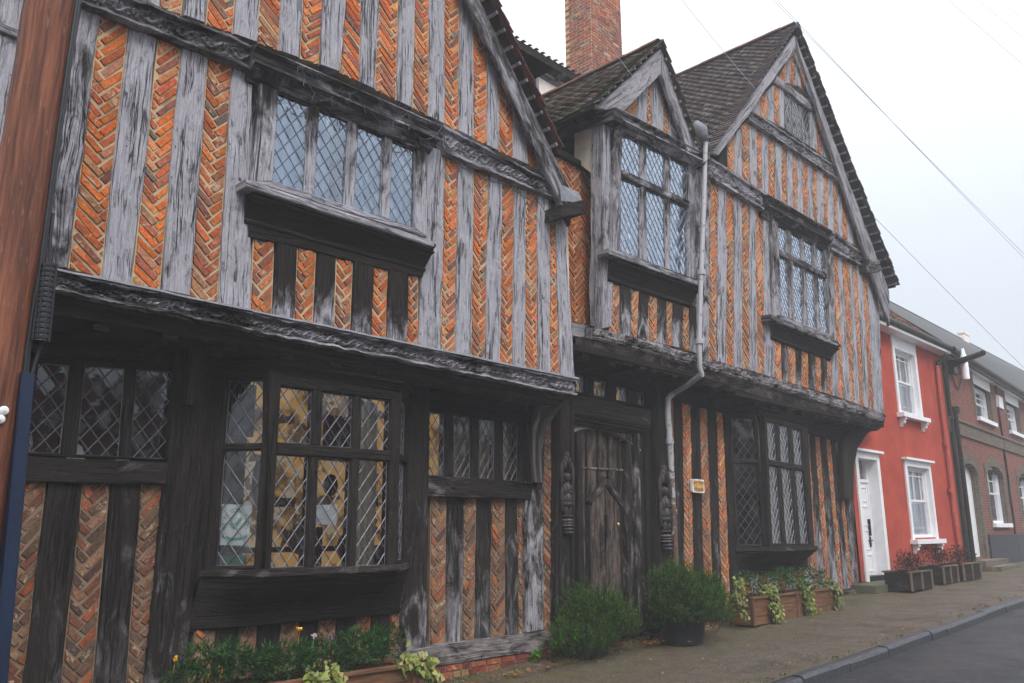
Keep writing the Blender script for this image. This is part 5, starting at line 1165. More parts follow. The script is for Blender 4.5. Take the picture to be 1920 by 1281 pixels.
mb = MB(); slab(mb, FRD, 16.75, ud0 - .02, -.1, zg(17) + .12, 0, .06); mb.build('tarred_base', METALB, red)

# ================================================================== brick house
AL = math.radians(4)
brk = thing('brick_house', 'long red brick terrace house with grey brick trim, arched ground floor openings and slate roof', 'house', (30, 7.9, .48))
FB_ = Fr((23.75, 7.1), (math.cos(AL), math.sin(AL))); EZ = 6.20; RD, RZ0, RZ1 = 5.3, 11.15, 13.4
up = []; lo = []
uA0, uA1 = FB_.px(1827, 740)[0], FB_.px(1857, 747)[0]; zA0, zA1 = FB_.px(1850, 792)[1], FB_.px(1822, 697)[1]
sp_ = FB_.px(1886, 760)[0] - uA0
for k in range(3): up.append((uA0 + sp_ * k, uA1 + sp_ * k, zA0, EZ - .42))
lA0, lA1 = FB_.px(1854, 920)[0], FB_.px(1884, 925)[0]; lz0, lz1 = FB_.px(1875, 985)[1], FB_.px(1850, 868)[1]
l2 = FB_.px(1910, 910)[0] - lA0
lo = [(lA0, lA1, lz0, lz1 - .05), (lA0 + l2, lA1 + l2, lz0, lz1 - .05), (lA0 + l2 + 3.2, lA1 + l2 + 3.2, lz0, lz1 - .05)]
dA0, dA1 = FB_.px(1814, 960)[0], FB_.px(1841, 960)[0]; dz0, dz1 = FB_.px(1836, 1046)[1], FB_.px(1812, 868)[1]
dr = (dA0, dA1, dz0 - .02, dz1)
mb = MB(); wall_holes(mb, FB_, 0, 50, -.2, EZ, up + lo + [dr], .24, 0, 1); mb.face([FB_.P(0, -.2), FB_.P(0, EZ), FB_.P(0, EZ, -8), FB_.P(0, -.2, -8)])
mb.face([FB_.P(0, EZ, .02), FB_.P(0, RZ0 - .1, -RD), FB_.P(0, EZ, -2 * RD)]); mb.face([FB_.P(50, -.2), FB_.P(50, EZ), FB_.P(50, EZ, -10), FB_.P(50, -.2, -10)]); mb.build('wall', [BWALL, BGREY], brk)
mb = MB()
for (a, b, c, d) in up + lo + [dr]:
    for k in range(int((d - c) / .15) + 1):
        w = .34 if k % 2 else .22; z = c + k * .15
        if z + .145 > d + .2: break
        slab(mb, FB_, a - w, a, z, min(z + .15, d), 0, .012); slab(mb, FB_, b, b + w, z, min(z + .15, d), 0, .012)
for (a, b, c, d) in lo + [dr]:                               # segmental arches and their infill
    m = .5 * (a + b); r = .5 * (b - a); n = 12
    for i in range(n):
        t0, t1 = PI * i / n, PI * (i + 1) / n; P = lambda t, rr, k: (m + (r + rr) * math.cos(t), d - .30 + (.30 + rr) * math.sin(t))
        q = [P(t0, 0, 0), P(t0, .30, 0), P(t1, .30, 0), P(t1, 0, 0)]; mb.face([FB_.P(*x, .022) for x in q], [(x[0], x[1]) for x in q])
        q2 = [P(t0, 0, 0), P(t1, 0, 0), (P(t1, 0, 0)[0], d + .004), (P(t0, 0, 0)[0], d + .004)]; mb.face([FB_.P(*x, .005) for x in q2], [(x[0], x[1]) for x in q2])
        mb.face([FB_.P(*P(t0, 0, 0), .022), FB_.P(*P(t1, 0, 0), .022), FB_.P(*P(t1, 0, 0), -.2), FB_.P(*P(t0, 0, 0), -.2)])
zS = FB_.px(1810, 797)[1]; slab(mb, FB_, 0, 50, zS - .36, zS, 0, .05); slab(mb, FB_, 0, 50, zS, zS + .06, 0, .09)
for k in range(40): slab(mb, FB_, 0, .5 if k % 2 else .34, k * .15 + .3, k * .15 + .45, 0, .014)
mb.build('grey_brick_trim', BGREY, brk)
for (a, b, c, d) in up: sash(FB_, brk, a, b, c + .06, d, .17, (.5,), (.5,), (.5,), fw=.06)
for (a, b, c, d) in lo: sash(FB_, brk, a, b, c + .06, d + .02, .17, (.5,), (.5,), (.5,), fw=.06)
for (a, b, c, d) in up + lo:
    m = MB(); slab(m, FB_, a - .08, b + .08, c - .06, c + .06, -.2, .10); m.build('sill', WHITEP, brk)
mb = MB(); 
for (a, b, c, d) in up: slab(mb, FB_, a - .02, b + .02, d, EZ - .02, -.1, .02)
mb.build('window_head', WHITEP, brk)
mb = MB(); slab(mb, FB_, dA0, dA1, dz0, dz1 + .02, -.26, -.18)
for k in range(6): u = dA0 + (dA1 - dA0) * (k + .5) / 6; slab(mb, FB_, u - .004, u + .004, dz0 + .05, dz1 - .05, -.18, -.172)
mb.build('front_door', WHITEP, brk)
mb = MB(); slab(mb, FB_, dA1 + .30, lA1 + 2.2, zg(27) - .2, zg(27) + .86, 0, .06); slab(mb, FB_, 0.15, dA0 - .3, zg(25) - .2, zg(25) + 1.0, 0, .05); mb.build('tarred_plinth', plain('tarred_plinth_paint', (.022, .024, .034), .6, .25), brk)
mb = MB(); 
for k in range(2): slab(mb, FB_, dA0 - .35, dA1 + .35 + .45 * (1 - k), zg(26) - .1, dz0 - .05 - .14 * k - .0, 0, .35 + .35 * k)
mb.build('doorstep', BGREY, brk)
mb = MB(); slab(mb, FB_, *[FB_.px(1868, 755)[0], FB_.px(1878, 757)[0], FB_.px(1873, 765)[1], FB_.px(1873, 744)[1]], 0, .05); mb.build('wall_plaque', WHITEP, brk)
mb = MB(); mb.tube([FB_.P(-.1, EZ - .02, .34), FB_.P(50, EZ - .02, .34)], .09, 10); mb.tube([FB_.P(-.1, EZ - .06, .2), FB_.P(50, EZ - .06, .2)], .06, 8); mb.build('gutter', METALB, brk, True)
mb = MB(); slab(mb, FB_, -.1, 50, EZ - .1, EZ - .03, 0, .26); mb.build('soffit', WHITEP, brk)
mb = MB(); u = FB_.px(1784, 790)[0]; zt_ = FB_.px(1784, 772)[1]; mb.tube([FB_.P(u, zt_, .12), FB_.P(u, zg(24), .12)], .06, 10); mb.tube([FB_.P(u, zt_ + .1, .12), FB_.P(u, zt_ - .05, .12)], .12, 10)
mb.tube([FB_.P(.08, EZ - .2, .05), FB_.P(.08, .4, .05)], .07, 8); mb.build('downpipe', METALB, brk, True)
mb = MB(); pts = []
u = FB_.px(1872, 780)[0]
for k in range(14): pts.append(FB_.P(u + .05 * math.sin(k * 2.1), EZ - .1 - k * .43, .03))
mb.tube(pts, .035, 6); mb.build('toothed_joint', METALB, brk)  # dark wavy tube standing in for the toothed brick joint
SL = [(.058, .056, .070), (.045, .044, .056), (.072, .068, .08), (.055, .05, .056)]
mb = MB(); tile_roof(mb, FB_.P(-.25, EZ + .05, .36), FB_.P(50, EZ + .05, .36), FB_.P(-.25, RZ0, -RD), FB_.P(50, RZ1, -RD), pitch=.22, tw=.32, cols=SL, lift=.014, thick=.010, sag=0)
mb.face([FB_.P(50, EZ, -2 * RD), FB_.P(-.25, EZ, -2 * RD), FB_.P(-.25, RZ0, -RD), FB_.P(50, RZ1, -RD)], None, (.08, .08, .1)); mb.face([FB_.P(-.25, EZ - .02, .34), FB_.P(50, EZ - .02, .34), FB_.P(50, RZ1 - .06, -RD), FB_.P(-.25, RZ0 - .06, -RD)], None, (.03, .03, .03)); mb.build('roof', SLATE, brk)
mb = MB(); timber(mb, Fr(FB_.P(-.26, 0, 0)[:2], (FB_.P(0, 0, -1) - FB_.P(0, 0, 0))[:2]), [(-.36, EZ + .03), (-.36, EZ - .13), (RD, RZ0 - .16), (RD, RZ0)], .03, .06, (1.0, .2, .1)); mb.build('verge_board', OAK, brk)
FK = Fr(FB_.P(0, 0, -RD)[:2], FB_.u[:2]); k0, k1 = FK.px(1806, 640), FK.px(1826, 640); mb = MB(); zk = FK.px(1815, 619)[1]
k1 = (k0[0] + .40 * (k1[0] - k0[0]), 0); zk -= .35; slab(mb, FK, k0[0], k1[0], k0[1] - 2.5, zk, -.25, .1); slab(mb, FK, k0[0] - .06, k1[0] + .06, zk - .15, zk - .02, -.30, .14); mb.build('chimney', PINKP, brk)
# bracket lamp on the corner of the brick house
p0 = FB_.P(*FB_.px(1783, 684), .0); r = ray(1843, 662); c = np.array([0, 0, H]); dvec = -FB_.n
tt = ((p0 - FB_.n * 0 + FB_.n * 1.35 - c) @ FB_.n) / (r @ FB_.n); p1 = c + r * tt
lamp = thing('wall_lamp', 'black bracket arm with a white cylinder lamp under the eaves of the brick house', 'lamp', tuple(p0))
mb = MB(); d_ = p1 - p0; mb.tube([p0, p0 + d_ * .5, p1], [.10, .085, .07], 8); mb.build('bracket_arm', METALB, lamp)
pm = p0 + d_ * .36; mb = MB(); mb.tube([pm + np.array([.05, -.05, .34]), pm + np.array([.05, -.05, .2]), pm + np.array([.05, -.05, .1]), pm + np.array([.05, -.05, -.50])], [.03, .05, .09, .09], 12); mb.build('lamp_body', PAPER, lamp, True)
mb = MB(); mb.box(FB_.P(FB_.px(1780, 690)[0], FB_.px(1780, 690)[1], .08), (.16, .08, .18)); mb.tube([FB_.P(FB_.px(1780, 690)[0] + .10 * k, FB_.px(1780, 690)[1] - .2 - .35 * math.sin(PI * k / 10), .04) for k in range(11)], .018, 6); mb.build('junction_box', BLACKP, lamp)

# ================================================================== terrace across the street (mirrored in the window panes)
opp = thing('terrace_house', 'low brick terrace across the street mirrored in the windows', 'house', (8, -7, zg(8)))
FO = Fr((30, -6.6), (-1, 0)); oh = []
for k in range(13): oh += [(2 + k * 3.4, 3.1 + k * 3.4, 1.0, 2.4), (2 + k * 3.4, 3.1 + k * 3.4, 3.3, 4.6)]
mb = MB(); wall_holes(mb, FO, 0, 48, -1.2, 5.3, oh, .15); mb.build('wall', BWALL, opp)
mb = MB()
for (a, b, c, d) in oh: slab(mb, FO, a, b, c, d, -.16, -.14); slab(mb, FO, a - .05, b + .05, c - .1, c, -.1, .06)
mb.build('window', WHITEP, opp)
mb = MB(); tile_roof(mb, (30.2, -6.3, 5.3), (-18.2, -6.3, 5.3), (30.2, -10.6, 8.6), (-18.2, -10.6, 8.6), pitch=.4, tw=.6, cols=DKT); mb.build('roof', TILE, opp)

# ================================================================== telegraph pole
FPl = FY(4.30); r_ = .1165
a, b = FPl.px(143, 0), FPl.px(20, 880); dx = (b[0] - a[0]) / (b[1] - a[1])
def pole_x(z): return a[0] + dx * (z - a[1]) - r_
pole = thing('telegraph_pole', 'reddish brown wooden telegraph pole with black cables down one side', 'telegraph pole', (pole_x(-.1), 4.3, zg(1.1)))
mb = MB(); zz = [-.3 + .12 * k for k in range(66)]
mb.tube([(pole_x(z) + rnd.uniform(-.002, .002), 4.3, z) for z in zz], [r_ * (1.04 - .012 * z) + rnd.uniform(-.0012, .0012) for z in zz], 40); mb.build('shaft', POLE, pole, True)
FQ = FY(4.21)
mb = MB()
for o, (rr) in ((-2, .010), (2.5, .008)):
    pts = [FQ.P(*FQ.px(x + o, y)) for x, y in ((150, -60), (147, 0), (128, 130), (104, 300), (88, 420), (78, 500), (64, 580), (52, 660), (46, 720))]; mb.tube(pts, rr, 8)
pts = [FQ.P(*FQ.px(x, y)) for x, y in ((100, 400), (95, 440), (92, 500), (86, 560), (78, 640), (66, 680), (55, 720))]; mb.tube(pts, .008, 8)
mb.build('cable', BLACKP, pole, True)
mb = MB(); FQ2 = FY(4.18); s0, s1 = FQ2.px(92, 496), FQ2.px(77, 640); n = 60
pts = [FQ2.P(s0[0] + (s1[0] - s0[0]) * i / n, s0[1] + (s1[1] - s0[1]) * i / n) for i in range(n + 1)]; mb.tube(pts, [.034 if (i % 4) < 3 else .030 for i in range(n + 1)], 16)
for k in range(8): t = 2 * PI * k / 8; mb.tube([p + .035 * np.array([math.cos(t), math.sin(t), 0]) for p in pts], .0035, 5)
mb.build('mesh_sleeve', BLACKP, pole)
mb = MB(); FQ3 = FY(4.19)
c0_, c1_ = FQ3.px(52, 700), FQ3.px(-2, 1290); rows = []
for i in range(12):
    s = i / 11; u = c0_[0] + (c1_[0] - c0_[0]) * s; z = c0_[1] + (c1_[1] - c0_[1]) * s; rows.append([FQ3.P(u - .028, z, -.09), FQ3.P(u - .028, z, .012), FQ3.P(u - .021, z, .02), FQ3.P(u + .021, z, .02), FQ3.P(u + .028, z, .012), FQ3.P(u + .028, z, -.09)])
mb.grid(rows); mb.face(rows[0]); mb.build('cable_guard', BLUEC, pole)
for (x, y) in ((7, 770), (0, 786)):
    mb = MB(); FQ4 = FY(4.175); u, z = FQ4.px(x, y); mb.tube([FQ4.P(u, z, -.03), FQ4.P(u, z, .006), FQ4.P(u, z, .01)], [.020, .020, .013], 14); mb.tube([FQ4.P(u, z, .01), FQ4.P(u, z, .016)], .005, 8); mb.build('pole_tag', WHITEP, pole)
# overhead cables: each spans from somewhere over the road to a house
CAB = plain('cable_sheath', (.55, .60, .68), .6, .1, 9, 0)
def wire(p, q, Y, label, r=.008, Y2=None, sagm=.05):
    F1, F2 = FY(Y), FY(Y2 or Y); a, b = F1.P(*F1.px(*p)), F2.P(*F2.px(*q)); mb = MB(); n = 16
    mb.tube([a + (b - a) * i / n - np.array([0, 0, sagm * math.sin(PI * i / n)]) for i in range(n + 1)], r * .75, 6); o = mb.build('overhead_cable', CAB); tag(o, label, 'cable', 'overhead cables'); return o
wire((1430, -20), (1990, 545), 4.6, 'upper of two close parallel cables passing the tip of the tallest gable', .006)
wire((1437, -20), (1995, 560), 4.55, 'lower of two close parallel cables passing the tip of the tallest gable', .006)
wire((1255, -30), (1462, 218), 5.6, 'single thin cable crossing the sky down to the tallest gable', .006, 6.3)
wire((1060, -35), (1268, 250), 6.0, 'thin dark cable running down in front of the brick chimney', .006, 6.1)
wire((1640, 408), (1990, 758), 6.2, 'lone thin cable from the tallest gable across the sky over the slate roof', .008)
wire((1750, -25), (1990, 180), 4.6, 'lowest of three cables crossing the top right corner of the sky', .007)
wire((1806, -25), (1990, 128), 4.6, 'middle one of three cables crossing the top right corner of the sky', .007)
wire((1848, -22), (1990, 90), 4.6, 'topmost of three cables crossing the top right corner of the sky', .007)
# loose string lights on the window hoods
def string_light(F, pts, label, drop=7):
    mb = MB(); path = []
    for (x0, y0), (x1, y1) in zip(pts, pts[1:]):
        for k in range(8):
            s = k / 8; path.append((x0 + (x1 - x0) * s, y0 + (y1 - y0) * s + drop * math.sin(PI * s)))
    path.append(pts[-1]); P = [F.P(*F.px(*p), rnd.uniform(0, .02)) for p in path]; mb.tube(P, .0045, 5)
    for p in P[4::8]: mb.tube([p, p + np.array([rnd.uniform(-.04, .04), -.02, -.10])], .004, 5)
    tag(mb.build('string_light', BLACKP), label, 'string light', 'string lights on the window hoods')
FSL = FY(6.16)
string_light(FSL, [(548, 108), (566, 128), (575, 150), (600, 190), (640, 165), (668, 172), (690, 205), (730, 238), (742, 212), (765, 210), (770, 240), (800, 262), (830, 235), (836, 285), (880, 320), (950, 345), (1010, 380), (1048, 420)], 'dark string light wire looping over the hood of the four light upper window')
string_light(FSL, [(1160, 240), (1190, 262), (1200, 236), (1225, 250), (1248, 290), (1255, 266), (1280, 270), (1296, 300), (1312, 310)], 'dark string light wire tangled along the hood of the oriel window')
string_light(FSL, [(1335, 325), (1362, 340), (1372, 330), (1400, 372), (1440, 400), (1480, 400), (1540, 440), (1600, 475)], 'dark string light wire trailing along the carved beam of the right gable')

# ================================================================== signs and posters
sg = thing('house_sign', 'small copper house name plate with white border on the stud by the doorway', 'sign', tuple(FY(6.90).P(*FY(6.90).px(1307, 911))))
FSg = FY(6.90); s4 = FSg.q([(1296, 898), (1318, 900), (1319, 925), (1297, 923)])
def rrect(q, k, n=5, rad=.22):
    c = np.mean(np.array(q), 0); out = []
    Q = [c + (np.array(p) - c) * k for p in q]
    for i in range(4):
        p, a, b = Q[i], Q[i - 1], Q[(i + 1) % 4]; A, B = p + (a - p) * rad, p + (b - p) * rad
        for j in range(n + 1): t = j / n; out.append(tuple((1 - t) ** 2 * A + 2 * t * (1 - t) * p + t * t * B))
    return out
def plate(mb, F, poly, d0, d1):
    if area(poly) < 0: poly = poly[::-1]
    mb.face([F.P(*p, d1) for p in poly]); m = len(poly)
    for i in range(m): a, b = poly[i], poly[(i + 1) % m]; mb.face([F.P(*a, d0), F.P(*b, d0), F.P(*b, d1), F.P(*a, d1)])
mb = MB(); plate(mb, FSg, rrect(s4, 1.0, rad=.1), -.02, .02); mb.build('border', WHITEP, sg)
mb = MB(); plate(mb, FSg, rrect(s4, .80), .018, .026); mb.build('plate', COPPER, sg)
sc_ = np.mean(np.array(s4), 0); sw = abs(s4[1][0] - s4[0][0])
mb = MB()
for t_, dz in (('De Vere', .055), ('House', -.045)): text_into(mb, t_, sw * .30, lambda x, y, dz=dz: FSg.P(sc_[0] + x, sc_[1] + y + dz, .029))
mb.build('lettering', INK, sg)
# poster with a tick in the left facet of the big bay
po = thing('window_poster', 'white poster with a green tick in the left pane of the big bay window', 'poster', tuple(Fb1.P(*Fb1.px(440, 1020))))
pd = -.03; q = Fb1.q([(414, 945), (470, 947), (463, 1024), (408, 1022)]); mb = MB(); mb.face([Fb1.P(*p, pd) for p in q]); mb.build('sheet', PAPER, po)
pc = np.mean(np.array(q), 0); pw = abs(q[1][0] - q[0][0]); ph = abs(q[0][1] - q[3][1]); mb = MB()
msg = "WE'RE GOOD TO GO"
for i, ch in enumerate(msg):
    if ch == ' ': continue
    t = math.radians(200 - 220 * i / (len(msg) - 1)); rr = pw * .38
    def pl_(x, y, t=t, rr=rr):
        r_a = t - PI / 2; return Fb1.P(pc[0] + rr * math.cos(t) + x * math.cos(r_a) - y * math.sin(r_a), pc[1] + .02 + rr * math.sin(t) + x * math.sin(r_a) + y * math.cos(r_a), pd + .004)
    text_into(mb, ch, pw * .17, pl_)
tk = [(-.20, .02), (-.12, .10), (-.04, .0), (.16, .26), (.24, .18), (-.04, -.16)]
mb.face([Fb1.P(pc[0] + x * pw, pc[1] + y * pw, pd + .004) for x, y in tk])
rows = []
for i in range(9):
    x = -.42 + .84 * i / 8; y = -.30 - .10 * math.cos(x * 3.4); rows.append([Fb1.P(pc[0] + x * pw, pc[1] + (y) * pw, pd + .004), Fb1.P(pc[0] + x * pw, pc[1] + (y - .09) * pw, pd + .004)])
mb.grid(rows); mb.build('print', GREENI, po)
q = Fb2.q([(592, 947), (637, 946), (634, 985), (591, 982)]); mb = MB(); mb.face([Fb2.P(*p, -.03) for p in q[::-1]]); mb.face([Fb2.P(*p, -.034) for p in q]); tag(mb.build('paper_notice', PAPER), 'blank looking white paper notice in the middle of the big bay window', 'notice')
mb = MB(); u, z = Fb1.px(420, 1050); mb.box(Fb1.P(u, z - .02, -.2), (.09, .05, .05)); tag(mb.build('green_box', plain('green_card', (.03, .25, .07), .6, .1, 9, 0)), 'small green box on the sill inside the left facet of the big bay', 'box')

# ================================================================== plants
def leafquad(mb, p, d, up, L, w, c, fold=.0, shape=0):
    d = d / (np.linalg.norm(d) + 1e-9); s = np.cross(d, up); s = s / (np.linalg.norm(s) + 1e-9); n = np.cross(s, d)
    if shape == 0: mb.face([p, p + d * L * .5 - s * w * .5, p + d * L, p + d * L * .5 + s * w * .5], None, c)
    elif shape == 1:
        pts = [(0, 0), (.10, -.45), (.35, -.50), (.55, -.28), (1.0, 0), (.55, .28), (.35, .50), (.10, .45)]
        mb.face([p + d * L * x + s * w * y + n * (abs(y) * fold * L) for x, y in pts], None, c)
    else:
        pts = [(0, 0), (.25, -.42), (.6, -.40), (1, 0), (.6, .40), (.25, .42)]; mb.face([p + d * L * x + s * w * y + n * (abs(y) * fold * L) for x, y in pts], None, c)
def rv(k=1.0): return np.array([rnd.gauss(0, 1), rnd.gauss(0, 1), rnd.gauss(0, 1)]) * k
def jc(c, k=.35):
    m = rnd.uniform(1 - k, 1 + k); return tuple(max(.003, v * m * rnd.uniform(.88, 1.12)) for v in c)
def needle_bush(mb, base, rx, ry, h, n, z0=.0, dark=(.016, .060, .014), tip=(.085, .21, .028)):
    lumps = [(rnd.uniform(0, 2 * PI), rnd.uniform(.2, 1.4), rnd.uniform(.62, 1.22)) for _ in range(16)]
    for _ in range(n):
        t, e = rnd.uniform(0, 2 * PI), math.acos(rnd.uniform(-.25, 1))
        rad = 1.0
        for (lt, le, lk) in lumps:
            dd = math.cos(e) * math.cos(le) + math.sin(e) * math.sin(le) * math.cos(t - lt)
            if dd > .86: rad = lk
        rad *= rnd.uniform(.45, 1.05) ** .7
        end = base + np.array([rx * rad * math.sin(e) * math.cos(t), ry * rad * math.sin(e) * math.sin(t), z0 + h * .42 + h * .58 * rad * math.cos(e)])
        ax0 = end - base; ax0 = ax0 / np.linalg.norm(ax0) * .55 + rv(.28) + np.array([0, 0, .62]); Ls = rnd.uniform(.11, .24); axis = ax0 / np.linalg.norm(ax0) * Ls; st = end - axis * rnd.uniform(.5, 1.0); L = Ls
        k = int(L / .011); ax = axis / L; bend = rv(.10)
        shade = rnd.uniform(.6, 1.3); dead = rnd.random() < .05
        for i in range(k):
            s = i / k; p = st + axis * s + bend * L * s * s
            out = np.cross(ax, rv()); out = out / (np.linalg.norm(out) + 1e-9)
            c = tuple((dark[j] + (tip[j] - dark[j]) * s ** 1.5) * shade * rnd.uniform(.75, 1.3) for j in range(3))
            if dead: c = jc((.16, .10, .04), .3)
            leafquad(mb, p, ax * .9 + out * .8, rv(), rnd.uniform(.032, .052), .0075, c)
        mb.tube([st, st + axis * .95 + bend * L], .003, 3, (.05, .04, .02), caps=False)
def leafy(mb, c, r, n, L, w, cols, shape=2, up=.4):
    for _ in range(n):
        d = rv(); d /= np.linalg.norm(d); k = rnd.uniform(.25, 1) ** .5
        p = np.array(c) + np.array([d[0] * r[0], d[1] * r[1], d[2] * r[2]]) * k; dd = d * .8 + rv(.5) + np.array([0, 0, up])
        leafquad(mb, p, dd, rv() * .5 + np.array([0, 0, 1]), L * rnd.uniform(.6, 1.3), w * rnd.uniform(.7, 1.2), jc(rnd.choice(cols)), .25, shape)
def ivy(mb, pts, n, spread, L=.055, cols=((.16, .20, .05), (.34, .36, .14), (.10, .16, .03), (.24, .28, .08))):
    pts = [np.array(p, float) for p in pts]
    for _ in range(n):
        i = rnd.randrange(len(pts) - 1); s = rnd.random(); p = pts[i] + (pts[i + 1] - pts[i]) * s + rv(spread)
        leafquad(mb, p, np.array([rnd.uniform(-.6, .6), -.35, -1.0 + rnd.random()]), np.array([rnd.uniform(-.4, .4), -1, rnd.uniform(-.2, .6)]), L * rnd.uniform(.6, 1.3), L * rnd.uniform(.7, 1.15), jc(rnd.choice(cols), .25), .2, 1)
    mb.tube(pts, .004, 4, (.06, .06, .02))
def square_pot(name, label, c, w, h, m, taper=.82, rot=0.0, group=None):
    t = thing(name, label, 'plant pot', (c[0], c[1], c[2]), group)
    mb = MB(); rows = []; cr, sr = math.cos(rot), math.sin(rot)
    def ring(s, z): return [(c[0] + (x * cr - y * sr) * s, c[1] + (x * sr + y * cr) * s, c[2] + z) for x, y in ((-1, -1), (1, -1), (1, 1), (-1, 1))]
    for s, z in ((w * taper, 0), (w * .97, h * .86), (w * 1.03, h * .87), (w * 1.03, h), (w * .93, h), (w * .92, h - .05)): rows.append(ring(s, z))
    mb.grid(rows, closed=True); mb.face(rows[0][::-1]); mb.build('pot', m, t)
    mb = MB(); mb.face(ring(w * .92, h - .045)); mb.build('soil', SOIL, t); return t
g1 = onG(1105, 1238); g1[1] = max(6.02, min(6.3, g1[1])); pc1 = np.array([g1[0] + .24, g1[1] + .32, zg(g1[0]) - .02])
square_pot('plant_pot', 'black square planter below the lower needle leaved bush in front of the door', pc1, .235, .40, BLACKP, rot=.10)
mb = MB(); needle_bush(mb, pc1 + np.array([.22, -.05, .12]), .58, .48, .80, 820, -.06); needle_bush(mb, pc1 + np.array([-.25, -.10, .06]), .42, .40, .52, 380, -.06)
o = mb.build('bush', LEAF); tag(o, 'lower dark green needle leaved bush directly in front of the oak door', 'bush', 'needle leaved bushes in black pots')
g2 = onG(1290, 1206); g2[1] = 6.0; pc2 = np.array([FY(6.0).px(1290, 1195)[0] + .27, 6.25, zg(9.3) - .02])
t2 = thing('plant_pot', 'black tub under the taller bushier needle leaved bush right of the door', 'plant pot', tuple(pc2))
mb = MB(); mb.tube([pc2, pc2 + np.array([0, 0, .34]), pc2 + np.array([0, 0, .345]), pc2 + np.array([0, 0, .40]), pc2 + np.array([0, 0, .40]), pc2 + np.array([0, 0, .35])], [.25, .30, .32, .32, .29, .29], 24); mb.build('tub', BLACKP, t2, True)
mb = MB(); needle_bush(mb, pc2 + np.array([.10, 0, .18]), .72, .58, .82, 1050, -.10); needle_bush(mb, pc2 + np.array([-.18, -.05, .35]), .36, .34, .70, 330); needle_bush(mb, pc2 + np.array([.42, 0, .25]), .40, .36, .66, 360)
o = mb.build('bush', LEAF); tag(o, 'taller bushier needle leaved bush right of the door beside the downpipe', 'bush', 'needle leaved bushes in black pots')
def trough(label, x0, x1, y0, y1, z0, h, m, group=None, boards=3):
    t = thing('planter_trough', label, 'planter', (.5 * (x0 + x1), .5 * (y0 + y1), z0), group); cx_, cy_ = .5 * (x0 + x1), .5 * (y0 + y1); w, d = .5 * (x1 - x0), .5 * (y1 - y0)
    for nm, (c, hh) in (('front_board', ((cx_, y0, 0), (w, .012, 0))), ('back_board', ((cx_, y1, 0), (w, .012, 0))), ('end_board', ((x0, cy_, 0), (.012, d - .014, 0))), ('end_board', ((x1, cy_, 0), (.012, d - .014, 0)))):
        mb = MB()
        for k in range(boards):
            bh = h / boards; mb.box((c[0] + rnd.uniform(-.003, .003), c[1] + rnd.uniform(-.004, .004), z0 + bh * (k + .5)), (hh[0], hh[1], bh * .5 - .003), (.85, .35, .95))
        mb.build(nm, m, t)
    mb = MB(); mb.box((cx_, y0 - .006, z0 + h + .012), (w + .03, .035, .014), (0, .3, 1.1)); mb.box((cx_, y1 + .006, z0 + h + .012), (w + .03, .035, .014), (0, .3, 1.1)); mb.build('rim', m, t)
    for x in (x0, x1, cx_):
        mb = MB(); mb.box((x, y0 - .018, z0 + h * .5), (.03, .014, h * .5), (.15, .4, 1.1)); mb.build('batten', m, t)
    mb = MB(); mb.face([(x0, y0, z0 + h - .03), (x1, y0, z0 + h - .03), (x1, y1, z0 + h - .03), (x0, y1, z0 + h - .03)]); mb.build('soil', SOIL, t); return t
TW = NT('trough_board'); _uv = TW.uv(); _g = TW.noise(TW.map(_uv, (40, 2.5, 1)), 1, 6, .6); _p = TW.noise(TW.gen(), 5, 4, .65)
_b = TW.mix(TW.ss(_g, .3, .7), (.095, .045, .027), (.22, .11, .06)); _b = TW.mix(TW.math('MULTIPLY', TW.ss(_p, .52, .72), .6), _b, (.10, .085, .05)); TW.bump(_g, .6, .008); TW.fin(_b, .8, .2); TW = TW.m
TW2 = oak('dark_planter_board')
# right trough
zt0 = zg(12.2); F62 = FY(6.15); x0, x1 = F62.px(1412, 1160)[0], F62.px(1566, 1140)[0]
trough('long low brown trough of trailing plants below the far bay of the timber house', x0, x1, 6.15, 6.50, zt0 - .02, .36, TW)
GRN = [(.035, .085, .02), (.05, .11, .03), (.025, .065, .02), (.07, .13, .03)]
mb = MB()
for k in range(16): leafy(mb, (x0 + (x1 - x0) * (k + .5) / 16, 6.32 + rnd.uniform(-.05, .05), zt0 + .50 + rnd.uniform(-.06, .10)), (.16, .16, .15), 90, .06, .024, GRN)
o = mb.build('bedding_plant', LEAF); tag(o, 'green bedding plants filling the trough below the far bay window', 'plant')
for lab, px_, n, cols, dz in (('pale cream and green ivy trailing over the left end of the far trough', 1443, 230, ((.20, .24, .06), (.42, .42, .20), (.13, .18, .05), (.33, .36, .13)), .0), ('dark green ivy hanging over the middle of the far trough front', 1510, 260, ((.05, .11, .03), (.08, .15, .04), (.14, .19, .07), (.035, .08, .025)), 0), ('small ivy tuft hanging at the right end of the far trough', 1560, 110, ((.12, .17, .05), (.22, .25, .09), (.07, .13, .04)), 0)):
    x = F62.px(px_, 1135)[0]; mb = MB()
    for k in range(5): ivy(mb, [(x + rnd.uniform(-.16, .16), 6.3, zt0 + .46), (x + rnd.uniform(-.16, .16), 6.10, zt0 + .40), (x + rnd.uniform(-.14, .16), 6.08, zt0 + .18), (x + rnd.uniform(-.1, .24), 6.05, zt0 + .03)], n // 5, .035)
    for k in range(1): leafy(mb, (x, 6.14, zt0 + .42), (.17, .09, .08), n // 3, .06, .05, list(cols), 1, -.2)
    o = mb.build('ivy', LEAF); tag(o, lab, 'ivy', 'ivy over the far trough')
mb = MB()
for k in range(3): ivy(mb, [(x0 - .02, 6.35, zt0 + .5), (x0 - .10, 6.3, zt0 + .6 - .1 * k), (x0 - .22, 6.22, zt0 + .35), (x0 - .2, 6.2, zt0 + .1)], 45, .04)
tag(mb.build('ivy', LEAF), 'yellowish ivy between the taller bush and the far trough', 'ivy')
